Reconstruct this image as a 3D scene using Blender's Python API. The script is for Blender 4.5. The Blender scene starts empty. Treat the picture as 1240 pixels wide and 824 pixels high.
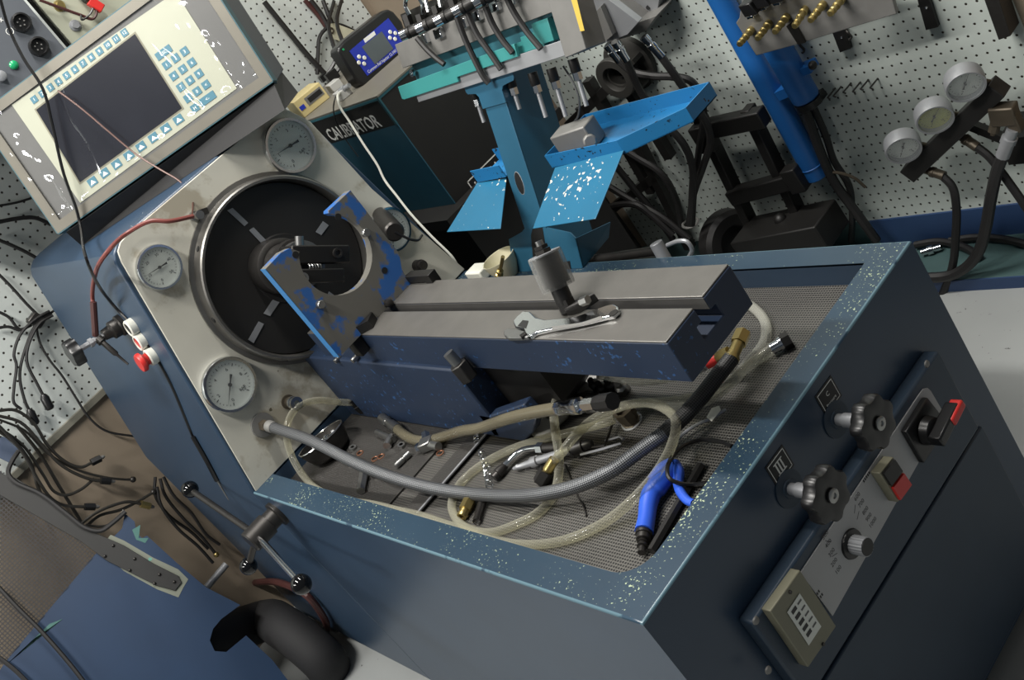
import bpy, bmesh, math, random
from mathutils import Vector, Matrix
random.seed(11)
SC = bpy.context.scene
COL = SC.collection
V = Vector

# ------------------------------------------------------------------ camera
F = 1317.393
CAM = V((0.97028, -0.40783, 0.86619))
R = Matrix(((0.58055768, 0.60278691, -0.54735795),
            (0.01560618, -0.68036348, -0.73270866),
            (-0.81406955, 0.41683748, -0.40439744)))      # rows: right, down, forward
cd = bpy.data.cameras.new('camera'); co = bpy.data.objects.new('camera', cd); COL.objects.link(co)
cd.sensor_width = 36.0; cd.lens = 36.0 * F / 1240.0; cd.clip_start = 0.02; cd.clip_end = 60
m3 = Matrix((R[0], -R[1], -R[2])).transposed()
co.matrix_world = Matrix.Translation(CAM) @ m3.to_4x4()
SC.camera = co

# ------------------------------------------------------------------ light
w = bpy.data.worlds.new('room_air'); SC.world = w; w.use_nodes = True
w.node_tree.nodes['Background'].inputs[0].default_value = (0.80, 0.90, 1.0, 1)
w.node_tree.nodes['Background'].inputs[1].default_value = 0.085


def area(name, loc, target, sx, sy, power, col=(1, 0.97, 0.92)):
    l = bpy.data.lights.new(name, 'AREA'); l.shape = 'RECTANGLE'; l.size = sx; l.size_y = sy
    l.energy = power; l.color = col
    o = bpy.data.objects.new(name, l); COL.objects.link(o); o.location = loc
    o.rotation_euler = (V(target) - V(loc)).to_track_quat('-Z', 'Y').to_euler()
    return o


area('tube_and_fill_light', (-0.75, -0.85, 2.5), (-0.75, 0.05, 0.0), 1.5, 0.14, 58)
area('tube_and_fill_light', (-0.75, 0.72, 2.3), (-0.75, 0.8, 0.0), 1.5, 0.14, 36)
area('tube_and_fill_light', (-1.3, -2.0, 1.5), (-1.9, -0.1, 0.4), 1.2, 0.2, 17)  # unseen fill, added low in front to lift the shade on the left pegboard
SC.view_settings.view_transform = 'Standard'
SC.view_settings.look = 'None'
SC.view_settings.gamma = 1.0
SC.view_settings.use_curve_mapping = False
SC.view_settings.exposure = 0.6

# ------------------------------------------------------------------ geometry from the measured camera
WX = V((0.99882367, 0.04848987, 0)); WY = V((-0.04848987, 0.99882367, 0))
LD, KD = -3.01915, 2.05736
RT = R.transposed()


def ray(u, v):
    return RT @ V(((u - 620) / F, (v - 412) / F, 1))


def PN(u, v, n, p):
    d = ray(u, v); n = V(n)
    return CAM + d * ((V(p) - CAM).dot(n) / d.dot(n))


def PX(u, v, x): return PN(u, v, (1, 0, 0), (x, 0, 0))
def PY(u, v, y): return PN(u, v, (0, 1, 0), (0, y, 0))
def PZ(u, v, z): return PN(u, v, (0, 0, 1), (0, 0, z))
def PL(u, v, off=0.0): return PN(u, v, WX, CAM + WX * (LD + off))
def PK(u, v, off=0.0): return PN(u, v, WY, CAM + WY * (KD - off))


# ------------------------------------------------------------------ materials
def lin(c):
    return tuple((x / 12.92 if x <= 0.04045 else ((x + 0.055) / 1.055) ** 2.4) for x in c)


def rgb(r, g, b):
    return lin((r / 255, g / 255, b / 255)) + (1,)


MATS = {}


class NT:
    def __init__(s, name):
        s.m = bpy.data.materials.new(name); s.m.use_nodes = True
        s.t = s.m.node_tree; s.n = s.t.nodes; s.l = s.t.links
        s.b = s.n['Principled BSDF']; s.out = s.n['Material Output']

    def new(s, typ, **kw):
        n = s.n.new(typ)
        for k, v in kw.items():
            setattr(n, k, v)
        return n

    def set(s, inp, v):
        if isinstance(v, bpy.types.NodeSocket): s.l.new(v, inp)
        else: inp.default_value = v

    def math(s, op, a, b=0.0, c=0.0):
        n = s.new('ShaderNodeMath', operation=op)
        s.set(n.inputs[0], a); s.set(n.inputs[1], b)
        if len(n.inputs) > 2: s.set(n.inputs[2], c)
        return n.outputs[0]

    def coord(s, kind='Object'):
        return s.new('ShaderNodeTexCoord').outputs[kind]

    def sep(s, v):
        n = s.new('ShaderNodeSeparateXYZ'); s.l.new(v, n.inputs[0]); return n.outputs

    def noise(s, co, scale, detail=4, rough=0.55):
        n = s.new('ShaderNodeTexNoise'); s.l.new(co, n.inputs['Vector'])
        n.inputs['Scale'].default_value = scale; n.inputs['Detail'].default_value = detail
        n.inputs['Roughness'].default_value = rough
        return n.outputs['Fac']

    def ramp(s, f, a, b):
        n = s.new('ShaderNodeMapRange'); s.set(n.inputs[0], f)
        n.inputs[1].default_value = a; n.inputs[2].default_value = b
        return n.outputs[0]

    def mix(s, f, a, b):
        n = s.new('ShaderNodeMix', data_type='RGBA')
        s.set(n.inputs[0], f); s.set(n.inputs[6], a); s.set(n.inputs[7], b)
        return n.outputs[2]

    def bump(s, h, strength=0.3, dist=0.002):
        n = s.new('ShaderNodeBump'); n.inputs['Strength'].default_value = strength
        n.inputs['Distance'].default_value = dist; s.l.new(h, n.inputs['Height'])
        s.l.new(n.outputs[0], s.b.inputs['Normal'])

    def pr(s, color=None, rough=None, metal=None, **kw):
        if color is not None: s.set(s.b.inputs['Base Color'], color)
        if rough is not None: s.set(s.b.inputs['Roughness'], rough)
        if metal is not None: s.set(s.b.inputs['Metallic'], metal)
        for k, v in kw.items(): s.set(s.b.inputs[k], v)


def M(name, col, rough=0.5, metal=0.0, var=0.12, scale=18, bump=0.0, **kw):
    t = NT(name); co = t.coord()
    f = t.noise(co, scale)
    a = tuple(c * (1 - var) for c in col[:3]) + (1,); b = tuple(min(1, c * (1 + var)) for c in col[:3]) + (1,)
    t.pr(t.mix(f, a, b), rough, metal, **kw)
    if bump: t.bump(t.noise(co, scale * 12, 3), bump, 0.001)
    MATS[name] = t.m
    return t.m


def paint(name, col, chip, amt=0.6, rough=0.42, cscale=70, second=None, patch=0.55, pscale=6, bare=None):
    """paint with speckled chips; bare = colour laid bare in patches"""
    t = NT(name); co = t.coord()
    v = t.noise(co, 7, 5)
    a = tuple(c * 0.82 for c in col[:3]) + (1,); b = tuple(c * 1.18 for c in col[:3]) + (1,)
    c0 = t.mix(v, a, b)
    if bare is not None:
        pf = t.ramp(t.noise(co, pscale, 6, 0.6), patch, patch + 0.05)
        c0 = t.mix(pf, c0, bare)
    hi = t.noise(co, cscale, 3, 0.5); lo = t.noise(co, 9, 3)
    th = t.math('SUBTRACT', hi, t.math('MULTIPLY', t.math('SUBTRACT', 0.62, lo), 0.5))
    k = t.ramp(th, amt, amt + 0.03)
    t.pr(t.mix(k, c0, chip), rough, 0.0)
    t.bump(k, 0.25, 0.0006)
    MATS[name] = t.m
    return t.m


def clear(name, tint, edge, base=0.25, rough=0.08):
    """see-through hose or film: more body at the grazing edge"""
    t = NT(name); t.pr(edge, rough, 0.0); t.b.inputs['Specular IOR Level'].default_value = 0.8
    tr = t.new('ShaderNodeBsdfTransparent'); tr.inputs[0].default_value = tint
    lw = t.new('ShaderNodeLayerWeight'); lw.inputs[0].default_value = 0.35
    f = t.ramp(lw.outputs['Facing'], 0.0, 1.0)
    fac = t.math('ADD', base, t.math('MULTIPLY', f, 0.5))
    mx = t.new('ShaderNodeMixShader'); t.set(mx.inputs[0], fac)
    t.l.new(tr.outputs[0], mx.inputs[1]); t.l.new(t.b.outputs[0], mx.inputs[2])
    t.l.new(mx.outputs[0], t.out.inputs[0])
    MATS[name] = t.m
    return t.m


def pegboard(name, axis, u0, v0, pitch, col):
    t = NT(name); co = t.coord(); s = t.sep(co)
    fx = t.math('SUBTRACT', t.math('FRACT', t.math('ADD', t.math('DIVIDE', t.math('SUBTRACT', s[axis], u0), pitch), 200.5)), 0.5)
    fz = t.math('SUBTRACT', t.math('FRACT', t.math('ADD', t.math('DIVIDE', t.math('SUBTRACT', s[2], v0), pitch), 200.5)), 0.5)
    d = t.math('SQRT', t.math('ADD', t.math('MULTIPLY', fx, fx), t.math('MULTIPLY', fz, fz)))
    hole = t.math('SUBTRACT', 1.0, t.ramp(d, 0.095, 0.135))
    n = t.noise(co, 3.5, 5)
    c = t.mix(n, tuple(x * 0.82 for x in col[:3]) + (1,), tuple(min(1, x * 1.12) for x in col[:3]) + (1,))
    sm = t.ramp(t.noise(co, 11, 5, 0.65), 0.66, 0.8)
    c = t.mix(t.math('MULTIPLY', sm, 0.45), c, rgb(96, 92, 80))
    t.pr(t.mix(hole, c, rgb(34, 28, 18)), 0.5, 0.0)
    t.bump(t.math('SUBTRACT', 1.0, hole), 0.6, 0.004)
    MATS[name] = t.m
    return t.m


def wiremesh(name, pitch, col, dark, rough=0.4, metal=0.5, w0=0.26, ax=(0, 1)):
    t = NT(name); s = t.sep(t.coord())
    def tri(a): return t.math('ABSOLUTE', t.math('SUBTRACT', t.math('FRACT', t.math('ADD', t.math('DIVIDE', a, pitch), 500.0)), 0.5))
    h = t.math('MAXIMUM', tri(s[ax[0]]), tri(s[ax[1]]))
    f = t.ramp(h, w0, w0 + 0.12)
    n = t.noise(t.coord(), 8, 5)
    c = t.mix(n, tuple(x * 0.6 for x in col[:3]) + (1,), tuple(x * 1.25 for x in col[:3]) + (1,))
    t.pr(t.mix(f, dark, c), rough, t.math('MULTIPLY', f, metal))
    t.bump(f, 0.6, 0.001)
    MATS[name] = t.m
    return t.m


def braid(name, col, dark, ku=420, kv=11, metal=0.6):
    t = NT(name); s = t.sep(t.coord('UV'))
    a = t.math('SINE', t.math('ADD', t.math('MULTIPLY', s[0], ku * 2.2), t.math('MULTIPLY', s[1], kv * 6.2832)))
    b = t.math('SINE', t.math('SUBTRACT', t.math('MULTIPLY', s[0], ku * 2.2), t.math('MULTIPLY', s[1], kv * 6.2832)))
    f = t.ramp(t.math('MULTIPLY', a, b), -0.5, 0.6)
    t.pr(t.mix(f, dark, col), 0.42, metal); t.bump(f, 0.5, 0.0008)
    MATS[name] = t.m
    return t.m


NAVY = paint('navy_paint', rgb(46, 64, 84), rgb(164, 190, 160), 0.80, 0.36)
NAVYRIM = paint('navy_rim_paint', rgb(36, 56, 72), rgb(170, 184, 150), 0.612, 0.36, 230)
WEARGLINT = paint('worn_edge_glint_paint', rgb(40, 64, 82), rgb(186, 206, 204), 0.9, 0.3, 60, bare=rgb(84, 112, 124), patch=0.38, pscale=14)  # worn edge, its colour also lightened to paint in the rim's highlight
NAVYBED = paint('navy_bed_paint', rgb(32, 46, 68), rgb(44, 82, 128), 0.61, 0.5, 110)
CREAM = paint('cream_panel_paint', rgb(190, 188, 176), rgb(92, 84, 68), 0.70, 0.42, 36, bare=rgb(160, 154, 138), patch=0.58, pscale=5)
STEELBED = M('ground_steel', rgb(110, 108, 104), 0.42, 0.55, 0.16, 30, 0.05)
STEEL = M('steel', rgb(150, 150, 148), 0.3, 0.9, 0.15, 40)
CHROME = M('chrome', rgb(214, 216, 218), 0.12, 1.0, 0.05, 20)
DARKST = M('dark_steel', rgb(62, 60, 58), 0.4, 0.7, 0.25, 40)
BLACKST = M('black_oxide_steel', rgb(40, 39, 38), 0.42, 0.5, 0.2, 40)
BLACK = M('black_plastic', rgb(20, 20, 21), 0.35, 0.0, 0.15, 30)
RUBBER = M('black_rubber', rgb(30, 29, 29), 0.55, 0.0, 0.2, 40)
BLACKP = M('black_paint', rgb(24, 23, 22), 0.5, 0.0, 0.3, 20)
DISC = M('black_flywheel', rgb(27, 26, 25), 0.55, 0.0, 0.25, 12)
RINGST = M('ring_steel', rgb(120, 118, 114), 0.38, 0.85, 0.3, 14)
ALU = M('aluminium', rgb(150, 152, 155), 0.42, 0.4, 0.14, 22)
ALUD = M('aluminium_dull', rgb(124, 123, 120), 0.5, 0.35, 0.18, 22)
GREYPL = M('grey_plastic', rgb(70, 72, 74), 0.45, 0.0, 0.1, 10)
DGREY = M('dark_grey_paint', rgb(62, 68, 74), 0.5, 0.0, 0.12, 14)
BEZEL = M('bezel_metal', rgb(100, 97, 88), 0.45, 0.4, 0.15, 18)
PANELG = M('panel_dark_grey', rgb(86, 86, 84), 0.5, 0.0, 0.15, 12)
CREAMP = M('cream_plate', rgb(164, 166, 148), 0.45, 0.0, 0.04, 8)
KEY = M('teal_key', rgb(58, 112, 130), 0.45, 0.0, 0.05, 30)
SCREEN = M('dark_screen', rgb(30, 31, 38), 0.2, 0.0, 0.25, 9)
WHITE = M('white_print', rgb(232, 232, 226), 0.5, 0.0, 0.03, 20)
INK = M('black_print', rgb(24, 24, 24), 0.5, 0.0, 0.05, 20)
DIAL = M('dial_white', rgb(214, 216, 208), 0.4, 0.0, 0.04, 20)
DIALY = M('dial_yellowed', rgb(186, 186, 96), 0.4, 0.0, 0.35, 30)
EDGET = M('dark_teal_edge', rgb(30, 78, 88), 0.45, 0.0, 0.1, 12)
TEAL = paint('teal_paint', rgb(54, 128, 126), rgb(80, 70, 58), 0.82, 0.42)
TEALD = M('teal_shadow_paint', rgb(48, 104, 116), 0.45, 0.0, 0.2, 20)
SKYB = paint('sky_blue_paint', rgb(26, 96, 128), rgb(214, 206, 190), 0.60, 0.4, 95)
SKYBD = paint('sky_blue_chipped_black', rgb(34, 112, 164), rgb(26, 24, 24), 0.61, 0.4, 110)
POSTB = paint('post_blue_paint', rgb(36, 84, 108), rgb(200, 196, 180), 0.76, 0.45, 60, bare=rgb(70, 96, 100), patch=0.6)
JACK = M('jack_blue', rgb(26, 92, 160), 0.45, 0.0, 0.14, 10)
BRKT = paint('bracket_blue_worn', rgb(104, 102, 96), rgb(150, 146, 136), 0.86, 0.42, 60, bare=rgb(44, 94, 160), patch=0.52, pscale=16)
BRKEDGE = paint('bracket_edge_blue', rgb(56, 120, 176), rgb(90, 90, 86), 0.72, 0.42, 60)
GUARD = paint('guard_blue', rgb(22, 46, 74), rgb(18, 36, 58), 0.80, 0.5, 50)
CALB = M('calibrator_teal', rgb(34, 84, 102), 0.5, 0.0, 0.2, 10)
CALK = M('calibrator_black', rgb(24, 23, 22), 0.6, 0.0, 0.3, 16)
CALTOP = M('calibrator_top_grey', rgb(112, 108, 98), 0.55, 0.0, 0.15, 16)
BRASS = M('brass', rgb(176, 158, 104), 0.3, 0.9, 0.12, 40)
DBRASS = M('dull_brass', rgb(92, 84, 72), 0.45, 0.6, 0.25, 40)
COPPER = M('copper', rgb(150, 108, 86), 0.35, 0.8, 0.1, 40)
REDP = M('red_plastic', rgb(196, 44, 40), 0.4, 0.0, 0.06, 30)
REDH = M('red_hose', rgb(118, 60, 54), 0.45, 0.0, 0.15, 60)
CONB = M('console_black', rgb(15, 15, 16), 0.6, 0.0, 0.15, 14)
COPW = M('copper_wire_brown', rgb(84, 58, 50), 0.4, 0.2, 0.1, 60)
BALL = M('glossy_black_ball', rgb(10, 10, 11), 0.06, 0.0, 0.05, 20)
REDDK = M('dark_red_hose', rgb(64, 31, 28), 0.55, 0.0, 0.2, 40)
WHITEPL = M('white_plastic', rgb(226, 226, 214), 0.4, 0.0, 0.05, 20)
BEIGE = M('beige_plastic', rgb(196, 180, 128), 0.5, 0.0, 0.1, 16)
CREAMCUP = M('cream_cup', rgb(226, 220, 190), 0.4, 0.0, 0.12, 12)
BLUEP = M('blue_plastic', rgb(44, 88, 200), 0.38, 0.0, 0.1, 30)
BLUEFACE = M('blue_label', rgb(34, 52, 168), 0.4, 0.0, 0.05, 20)
LCD = M('grey_lcd', rgb(84, 92, 96), 0.35, 0.0, 0.08, 20)
GREEN = M('green_lens', rgb(30, 150, 96), 0.25, 0.0, 0.1, 60)
CARD = M('manila_tag', rgb(196, 194, 170), 0.6, 0.0, 0.1, 30)
YTAPE = M('yellow_tape', rgb(196, 168, 70), 0.6, 0.0, 0.1, 30)
CASTG = M('dark_casting', rgb(56, 55, 52), 0.6, 0.35, 0.3, 16, 0.2)
FROST = M('frosted_white_plastic', rgb(168, 166, 156), 0.45, 0.0, 0.15, 20)
GREYPLATE = M('grey_control_plate', rgb(166, 166, 166), 0.45, 0.0, 0.08, 16)
OLIVE = M('olive_grey_frame', rgb(120, 118, 100), 0.5, 0.2, 0.1, 16)
CONTROLN = M('control_box_navy', rgb(42, 58, 74), 0.5, 0.0, 0.15, 14)
HOSEC = clear('clear_hose', (0.90, 0.90, 0.86, 1), rgb(190, 190, 182), 0.12)
HOSEY = clear('yellowed_hose', (0.93, 0.92, 0.84, 1), rgb(184, 182, 166), 0.10)
HOSEO = clear('oily_hose', (0.6, 0.56, 0.44, 1), rgb(120, 114, 96), 0.4)
_ft = NT('plastic_film')
_tr = _ft.new('ShaderNodeBsdfTransparent'); _tr.inputs[0].default_value = (0.95, 0.95, 0.95, 1)
_gl = _ft.new('ShaderNodeBsdfGlossy'); _gl.inputs[0].default_value = (0.075, 0.078, 0.082, 1); _gl.inputs['Roughness'].default_value = 0.07
_ad = _ft.new('ShaderNodeAddShader'); _ft.l.new(_tr.outputs[0], _ad.inputs[0]); _ft.l.new(_gl.outputs[0], _ad.inputs[1]); _ft.l.new(_ad.outputs[0], _ft.out.inputs[0])
FILM = _ft.m
GLASS = clear('gauge_glass', (0.97, 0.98, 0.98, 1), rgb(225, 228, 228), 0.02, 0.04)
SLEEVE = clear('clear_sleeve', (0.8, 0.8, 0.8, 1), rgb(200, 200, 196), 0.03)
BRAIDG = braid('steel_braid', rgb(126, 128, 130), rgb(52, 54, 56))
BRAIDK = braid('black_braid', rgb(66, 66, 66), rgb(20, 20, 20), metal=0.1)
TRAYM = wiremesh('tray_mesh', 0.0052, rgb(112, 110, 105), rgb(18, 17, 17))
TRAYD = wiremesh('tray_mesh_fine', 0.0034, rgb(84, 82, 79), rgb(22, 21, 20))
PEGL = pegboard('pegboard_left', 1, 0.832289, -0.110148, 0.0254, rgb(198, 204, 200))
PEGK = pegboard('pegboard_back', 0, -1.6972 * 0.955, -1.0405 * 0.955, 0.0254 * 0.955, rgb(188, 196, 190))
BROWN = M('brown_wall', rgb(140, 127, 110), 0.8, 0.0, 0.22, 5, 0.15)
TRIMM = M('grey_trim', rgb(120, 118, 106), 0.6, 0.0, 0.2, 8)
BLUEWALL = M('blue_wall_paint', rgb(42, 66, 104), 0.5, 0.0, 0.14, 6)
GREENPL = M('green_platform', rgb(66, 92, 92), 0.6, 0.0, 0.2, 8)


def floor_mat():
    t = NT('painted_concrete'); co = t.coord()
    c = t.mix(t.noise(co, 2.5, 5), rgb(138, 142, 142), rgb(166, 168, 166))
    sp = t.ramp(t.noise(co, 60, 3), 0.70, 0.74)
    c = t.mix(t.math('MULTIPLY', sp, 0.8), c, rgb(60, 58, 54))
    t.pr(c, 0.5, 0.0); return t.m


FLOORM = floor_mat()


# ------------------------------------------------------------------ mesh builder
def frame(d):
    d = V(d).normalized()
    a = V((0, 0, 1)) if abs(d.z) < 0.9 else V((1, 0, 0))
    x = a.cross(d).normalized(); return x, d.cross(x).normalized(), d


class MB:
    def __init__(s):
        s.bm = bmesh.new(); s.uv = s.bm.loops.layers.uv.new('uv')

    def poly(s, pts):
        return s.bm.faces.new([s.bm.verts.new(V(p)) for p in pts])

    def prism(s, pts, vec):
        vec = V(vec); a = [s.bm.verts.new(V(p)) for p in pts]; b = [s.bm.verts.new(V(p) + vec) for p in pts]
        s.bm.faces.new(a[::-1]); s.bm.faces.new(b); n = len(a)
        for i in range(n): s.bm.faces.new((a[i], a[(i + 1) % n], b[(i + 1) % n], b[i]))
        return s

    def box(s, lo, hi):
        x0, y0, z0 = lo; x1, y1, z1 = hi
        return s.prism([(x0, y0, z0), (x1, y0, z0), (x1, y1, z0), (x0, y1, z0)], (0, 0, z1 - z0))

    def obox(s, c, ax, ay, az):
        """box from centre and three half-axis vectors"""
        c, ax, ay, az = V(c), V(ax), V(ay), V(az)
        return s.prism([c - ax - ay - az, c + ax - ay - az, c + ax + ay - az, c - ax + ay - az], az * 2)

    def loft(s, rings, close=True, cap0=True, cap1=True):
        vs = [[s.bm.verts.new(V(p)) for p in r] for r in rings]; n = len(vs[0])
        for i in range(len(vs) - 1):
            for j in range(n if close else n - 1):
                k = (j + 1) % n
                s.bm.faces.new((vs[i][j], vs[i][k], vs[i + 1][k], vs[i + 1][j]))
        if close and cap0: s.bm.faces.new(vs[0][::-1])
        if close and cap1: s.bm.faces.new(vs[-1])
        return s

    def lathe(s, prof, base, axis, n=24, cap0=True, cap1=True, ph=0.0):
        x, y, d = frame(axis); base = V(base)
        rings = []
        for r, h in prof:
            r = max(r, 1e-5)
            rings.append([base + d * h + (x * math.cos(ph + 2 * math.pi * k / n) + y * math.sin(ph + 2 * math.pi * k / n)) * r for k in range(n)])
        return s.loft(rings, True, cap0, cap1)

    def cyl(s, a, b, r, r2=None, n=16, ph=0.0):
        a, b = V(a), V(b); L = (b - a).length
        return s.lathe([(r, 0), (r if r2 is None else r2, L)], a, b - a, n, ph=ph)

    def hexn(s, a, b, r, ph=0.0): return s.cyl(a, b, r, n=6, ph=ph)

    def sphere(s, c, r, n=16):
        m = n // 2
        return s.lathe([(r * math.sin(math.pi * i / m), -r * math.cos(math.pi * i / m)) for i in range(m + 1)], c, (0, 0, 1), n)

    def torus(s, c, axis, RR, r, n=32, k=8, a0=0, a1=2 * math.pi):
        x, y, d = frame(axis); c = V(c)
        full = abs(a1 - a0 - 2 * math.pi) < 1e-6
        pts = [c + (x * math.cos(a0 + (a1 - a0) * i / n) + y * math.sin(a0 + (a1 - a0) * i / n)) * RR for i in range(n + 1)]
        return s.tube(pts, r, k, smooth=False)

    def tube(s, pts, r, k=8, smooth=True, seg=None, caps=True):
        pts = [V(p) for p in pts]
        if smooth and len(pts) > 2: pts = spline(pts, seg or 6)
        rr = r if callable(r) else (lambda t: r)
        T = []
        for i in range(len(pts)):
            t = pts[min(i + 1, len(pts) - 1)] - pts[max(i - 1, 0)]
            T.append(t.normalized() if t.length > 1e-9 else V((0, 0, 1)))
        x, y, d = frame(T[0]); rings = []; L = [0]
        for i, p in enumerate(pts):
            if i:
                x = (x - T[i] * x.dot(T[i])).normalized(); L.append(L[-1] + (p - pts[i - 1]).length)
            y = T[i].cross(x)
            q = rr(i / (len(pts) - 1))
            rings.append([p + (x * math.cos(2 * math.pi * j / k) + y * math.sin(2 * math.pi * j / k)) * q for j in range(k)])
        vs = [[s.bm.verts.new(p) for p in rg] for rg in rings]
        for i in range(len(vs) - 1):
            for j in range(k):
                kk = (j + 1) % k
                f = s.bm.faces.new((vs[i][j], vs[i][kk], vs[i + 1][kk], vs[i + 1][j]))
                for lp, uv in zip(f.loops, ((L[i], j / k), (L[i], (j + 1) / k), (L[i + 1], (j + 1) / k), (L[i + 1], j / k))):
                    lp[s.uv].uv = uv
        if caps:
            s.bm.faces.new(vs[0][::-1]); s.bm.faces.new(vs[-1])
        return s

    def link(s, name, mat, parent=None, base=(0, 0, 0), bevel=0.0, ang=38, world=None):
        bmesh.ops.recalc_face_normals(s.bm, faces=s.bm.faces[:])
        b = V(base)
        for v in s.bm.verts: v.co -= b
        me = bpy.data.meshes.new(name); s.bm.to_mesh(me); s.bm.free()
        for p in me.polygons: p.use_smooth = True
        me.set_sharp_from_angle(angle=math.radians(ang))
        me.materials.append(mat)
        o = bpy.data.objects.new(name, me); COL.objects.link(o)
        if parent is not None: o.parent = parent
        else: o.location = b
        if bevel:
            md = o.modifiers.new('bevel', 'BEVEL'); md.width = bevel; md.segments = 2; md.limit_method = 'ANGLE'; md.angle_limit = math.radians(40)
        return o


def spline(p, seg=6):
    out = []; n = len(p)
    for i in range(n - 1):
        p0 = p[i - 1] if i else p[0] * 2 - p[1]
        p3 = p[i + 2] if i + 2 < n else p[-1] * 2 - p[-2]
        p1, p2 = p[i], p[i + 1]
        a, b, c = max((p1 - p0).length, 1e-6) ** .5, max((p2 - p1).length, 1e-6) ** .5, max((p3 - p2).length, 1e-6) ** .5
        m1 = (p2 - p1) + ((p1 - p0) / a - (p2 - p0) / (a + b)) * b
        m2 = (p2 - p1) + ((p3 - p2) / c - (p3 - p1) / (b + c)) * b
        for k in range(seg):
            t = k / seg; t2 = t * t; t3 = t2 * t
            out.append(p1 * (2 * t3 - 3 * t2 + 1) + m1 * (t3 - 2 * t2 + t) + p2 * (-2 * t3 + 3 * t2) + m2 * (t3 - t2))
    out.append(p[-1]); return out


class Thing:
    def __init__(s, name, label, cat, base, group=None):
        s.base = V(base); o = bpy.data.objects.new(name, None); COL.objects.link(o)
        o.location = s.base; o.empty_display_size = 0.03
        o['label'] = label; o['category'] = cat
        if group: o['group'] = group
        s.o = o

    def part(s, name, mb, mat, parent=None, label=None, bevel=0.0, ang=38):
        o = mb.link(name, mat, parent or s.o, s.base, bevel, ang)
        if label: o['label'] = label
        return o


def single(name, label, cat, base, mb, mat, group=None, bevel=0.0):
    o = mb.link(name, mat, None, base, bevel)
    o['label'] = label; o['category'] = cat
    if group: o['group'] = group
    return o


def structure(name, mb, mat, parent=None, base=(0, 0, 0), bevel=0.0):
    o = mb.link(name, mat, parent, base, bevel)
    if parent is None: o['kind'] = 'structure'
    return o


def text(name, body, size, org, xd, yd, mat, thing, parent=None, align='LEFT', thick=0.0002, bold=0.0, squash=1.0):
    c = bpy.data.curves.new(name, 'FONT'); c.body = body; c.size = size; c.extrude = thick; c.align_x = align; c.offset = bold
    c.resolution_u = 2
    o = bpy.data.objects.new(name, c); COL.objects.link(o)
    dg = bpy.context.evaluated_depsgraph_get()
    me = bpy.data.meshes.new_from_object(o.evaluated_get(dg)); bpy.data.objects.remove(o)
    xd = V(xd).normalized(); yd = V(yd).normalized(); zd = xd.cross(yd).normalized()
    mt = Matrix((xd * squash, yd, zd)).transposed()
    for v in me.vertices: v.co = mt @ v.co + V(org) - thing.base
    me.materials.clear(); me.materials.append(mat)
    ob = bpy.data.objects.new(name, me); COL.objects.link(ob); ob.parent = parent or thing.o
    return ob


def arc(c, r, a0, a1, n):
    return [(c[0] + r * math.cos(math.radians(a0 + (a1 - a0) * i / n)), c[1] + r * math.sin(math.radians(a0 + (a1 - a0) * i / n))) for i in range(n + 1)]


ZF = -0.691          # workshop floor

# ------------------------------------------------------------------ setting
def wall_mat(origin):
    return Matrix.Translation(origin) @ Matrix((WX, WY, V((0, 0, 1)))).transposed().to_4x4()


ZT = 1.25            # wall height kept to what can be seen from about here
zf = ZF - CAM.z
floor = structure('floor', MB().box((-2.6, -2.2, ZF - 0.05), (2.2, 2.2, ZF)), FLOORM)
wl = structure('wall_left', MB().box((-0.05, -1.3, zf - 0.02), (0, KD + 0.06, ZT - CAM.z)), BROWN)
wl.matrix_world = wall_mat(CAM + WX * LD)


def locL(u, v, off=0.0):
    q = PL(u, v, off) - CAM; return V((off, q.dot(WY), q.z))


def locK(u, v, off=0.0):
    q = PK(u, v, off) - CAM; return V((q.dot(WX), -off, q.z))


yr = locL(440, 8).y; zb = locL(80, 510).z
structure('pegboard', MB().box((0, -1.3, zb), (0.006, yr, ZT - CAM.z - 0.01)), PEGL, wl)
structure('trim_rail', MB().box((0, -1.3, zb - 0.02), (0.012, yr, zb)), TRIMM, wl, bevel=0.002)
# loose hanging sheet folds on the brown wall below the pegboard
wk = structure('wall_back', MB().box((LD - 0.05, 0, zf - 0.02), (0.9, 0.05, ZT - CAM.z)), BROWN)
wk.matrix_world = wall_mat(CAM + WY * KD)
xl = locK(600, 10).x; xr = locK(1232, 14).x; zk = locK(1064, 264.2).z; zk2 = locK(1240, 285).z
structure('pegboard', MB().box((xl, -0.006, zk), (xr, 0, ZT - CAM.z - 0.01)), PEGK, wk)
structure('trim_board', MB().box((locK(1054, 265).x, -0.010, zk2 - 0.002), (0.9, 0, zk)), BLUEWALL, wk, bevel=0.002)
structure('trim_board', MB().box((LD + 0.02, -0.007, zk2 - 0.002), (locK(1054, 265).x, 0, zk)), GREENPL, wk)
pf = PZ(1240, 335, -0.658); d = (pf - CAM).dot(WY) - KD
pl = structure('trim_platform', MB().box((-2.0, d + 0.004, zf), (0.9, -0.001, -0.658 - CAM.z)), GREENPL, bevel=0.002)
pl.matrix_world = wk.matrix_world.copy()
structure('front_edge', MB().box((-2.0, d, zf), (0.9, d + 0.004, -0.6585 - CAM.z)), BLUEWALL, pl)

# ------------------------------------------------------------------ test bench
T = Thing('test_bench', 'long navy blue diesel pump test bench with sunken mesh tray and cream gauge panel', 'test bench', (-0.9, 0.36, ZF))
XH = -1.212
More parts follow.
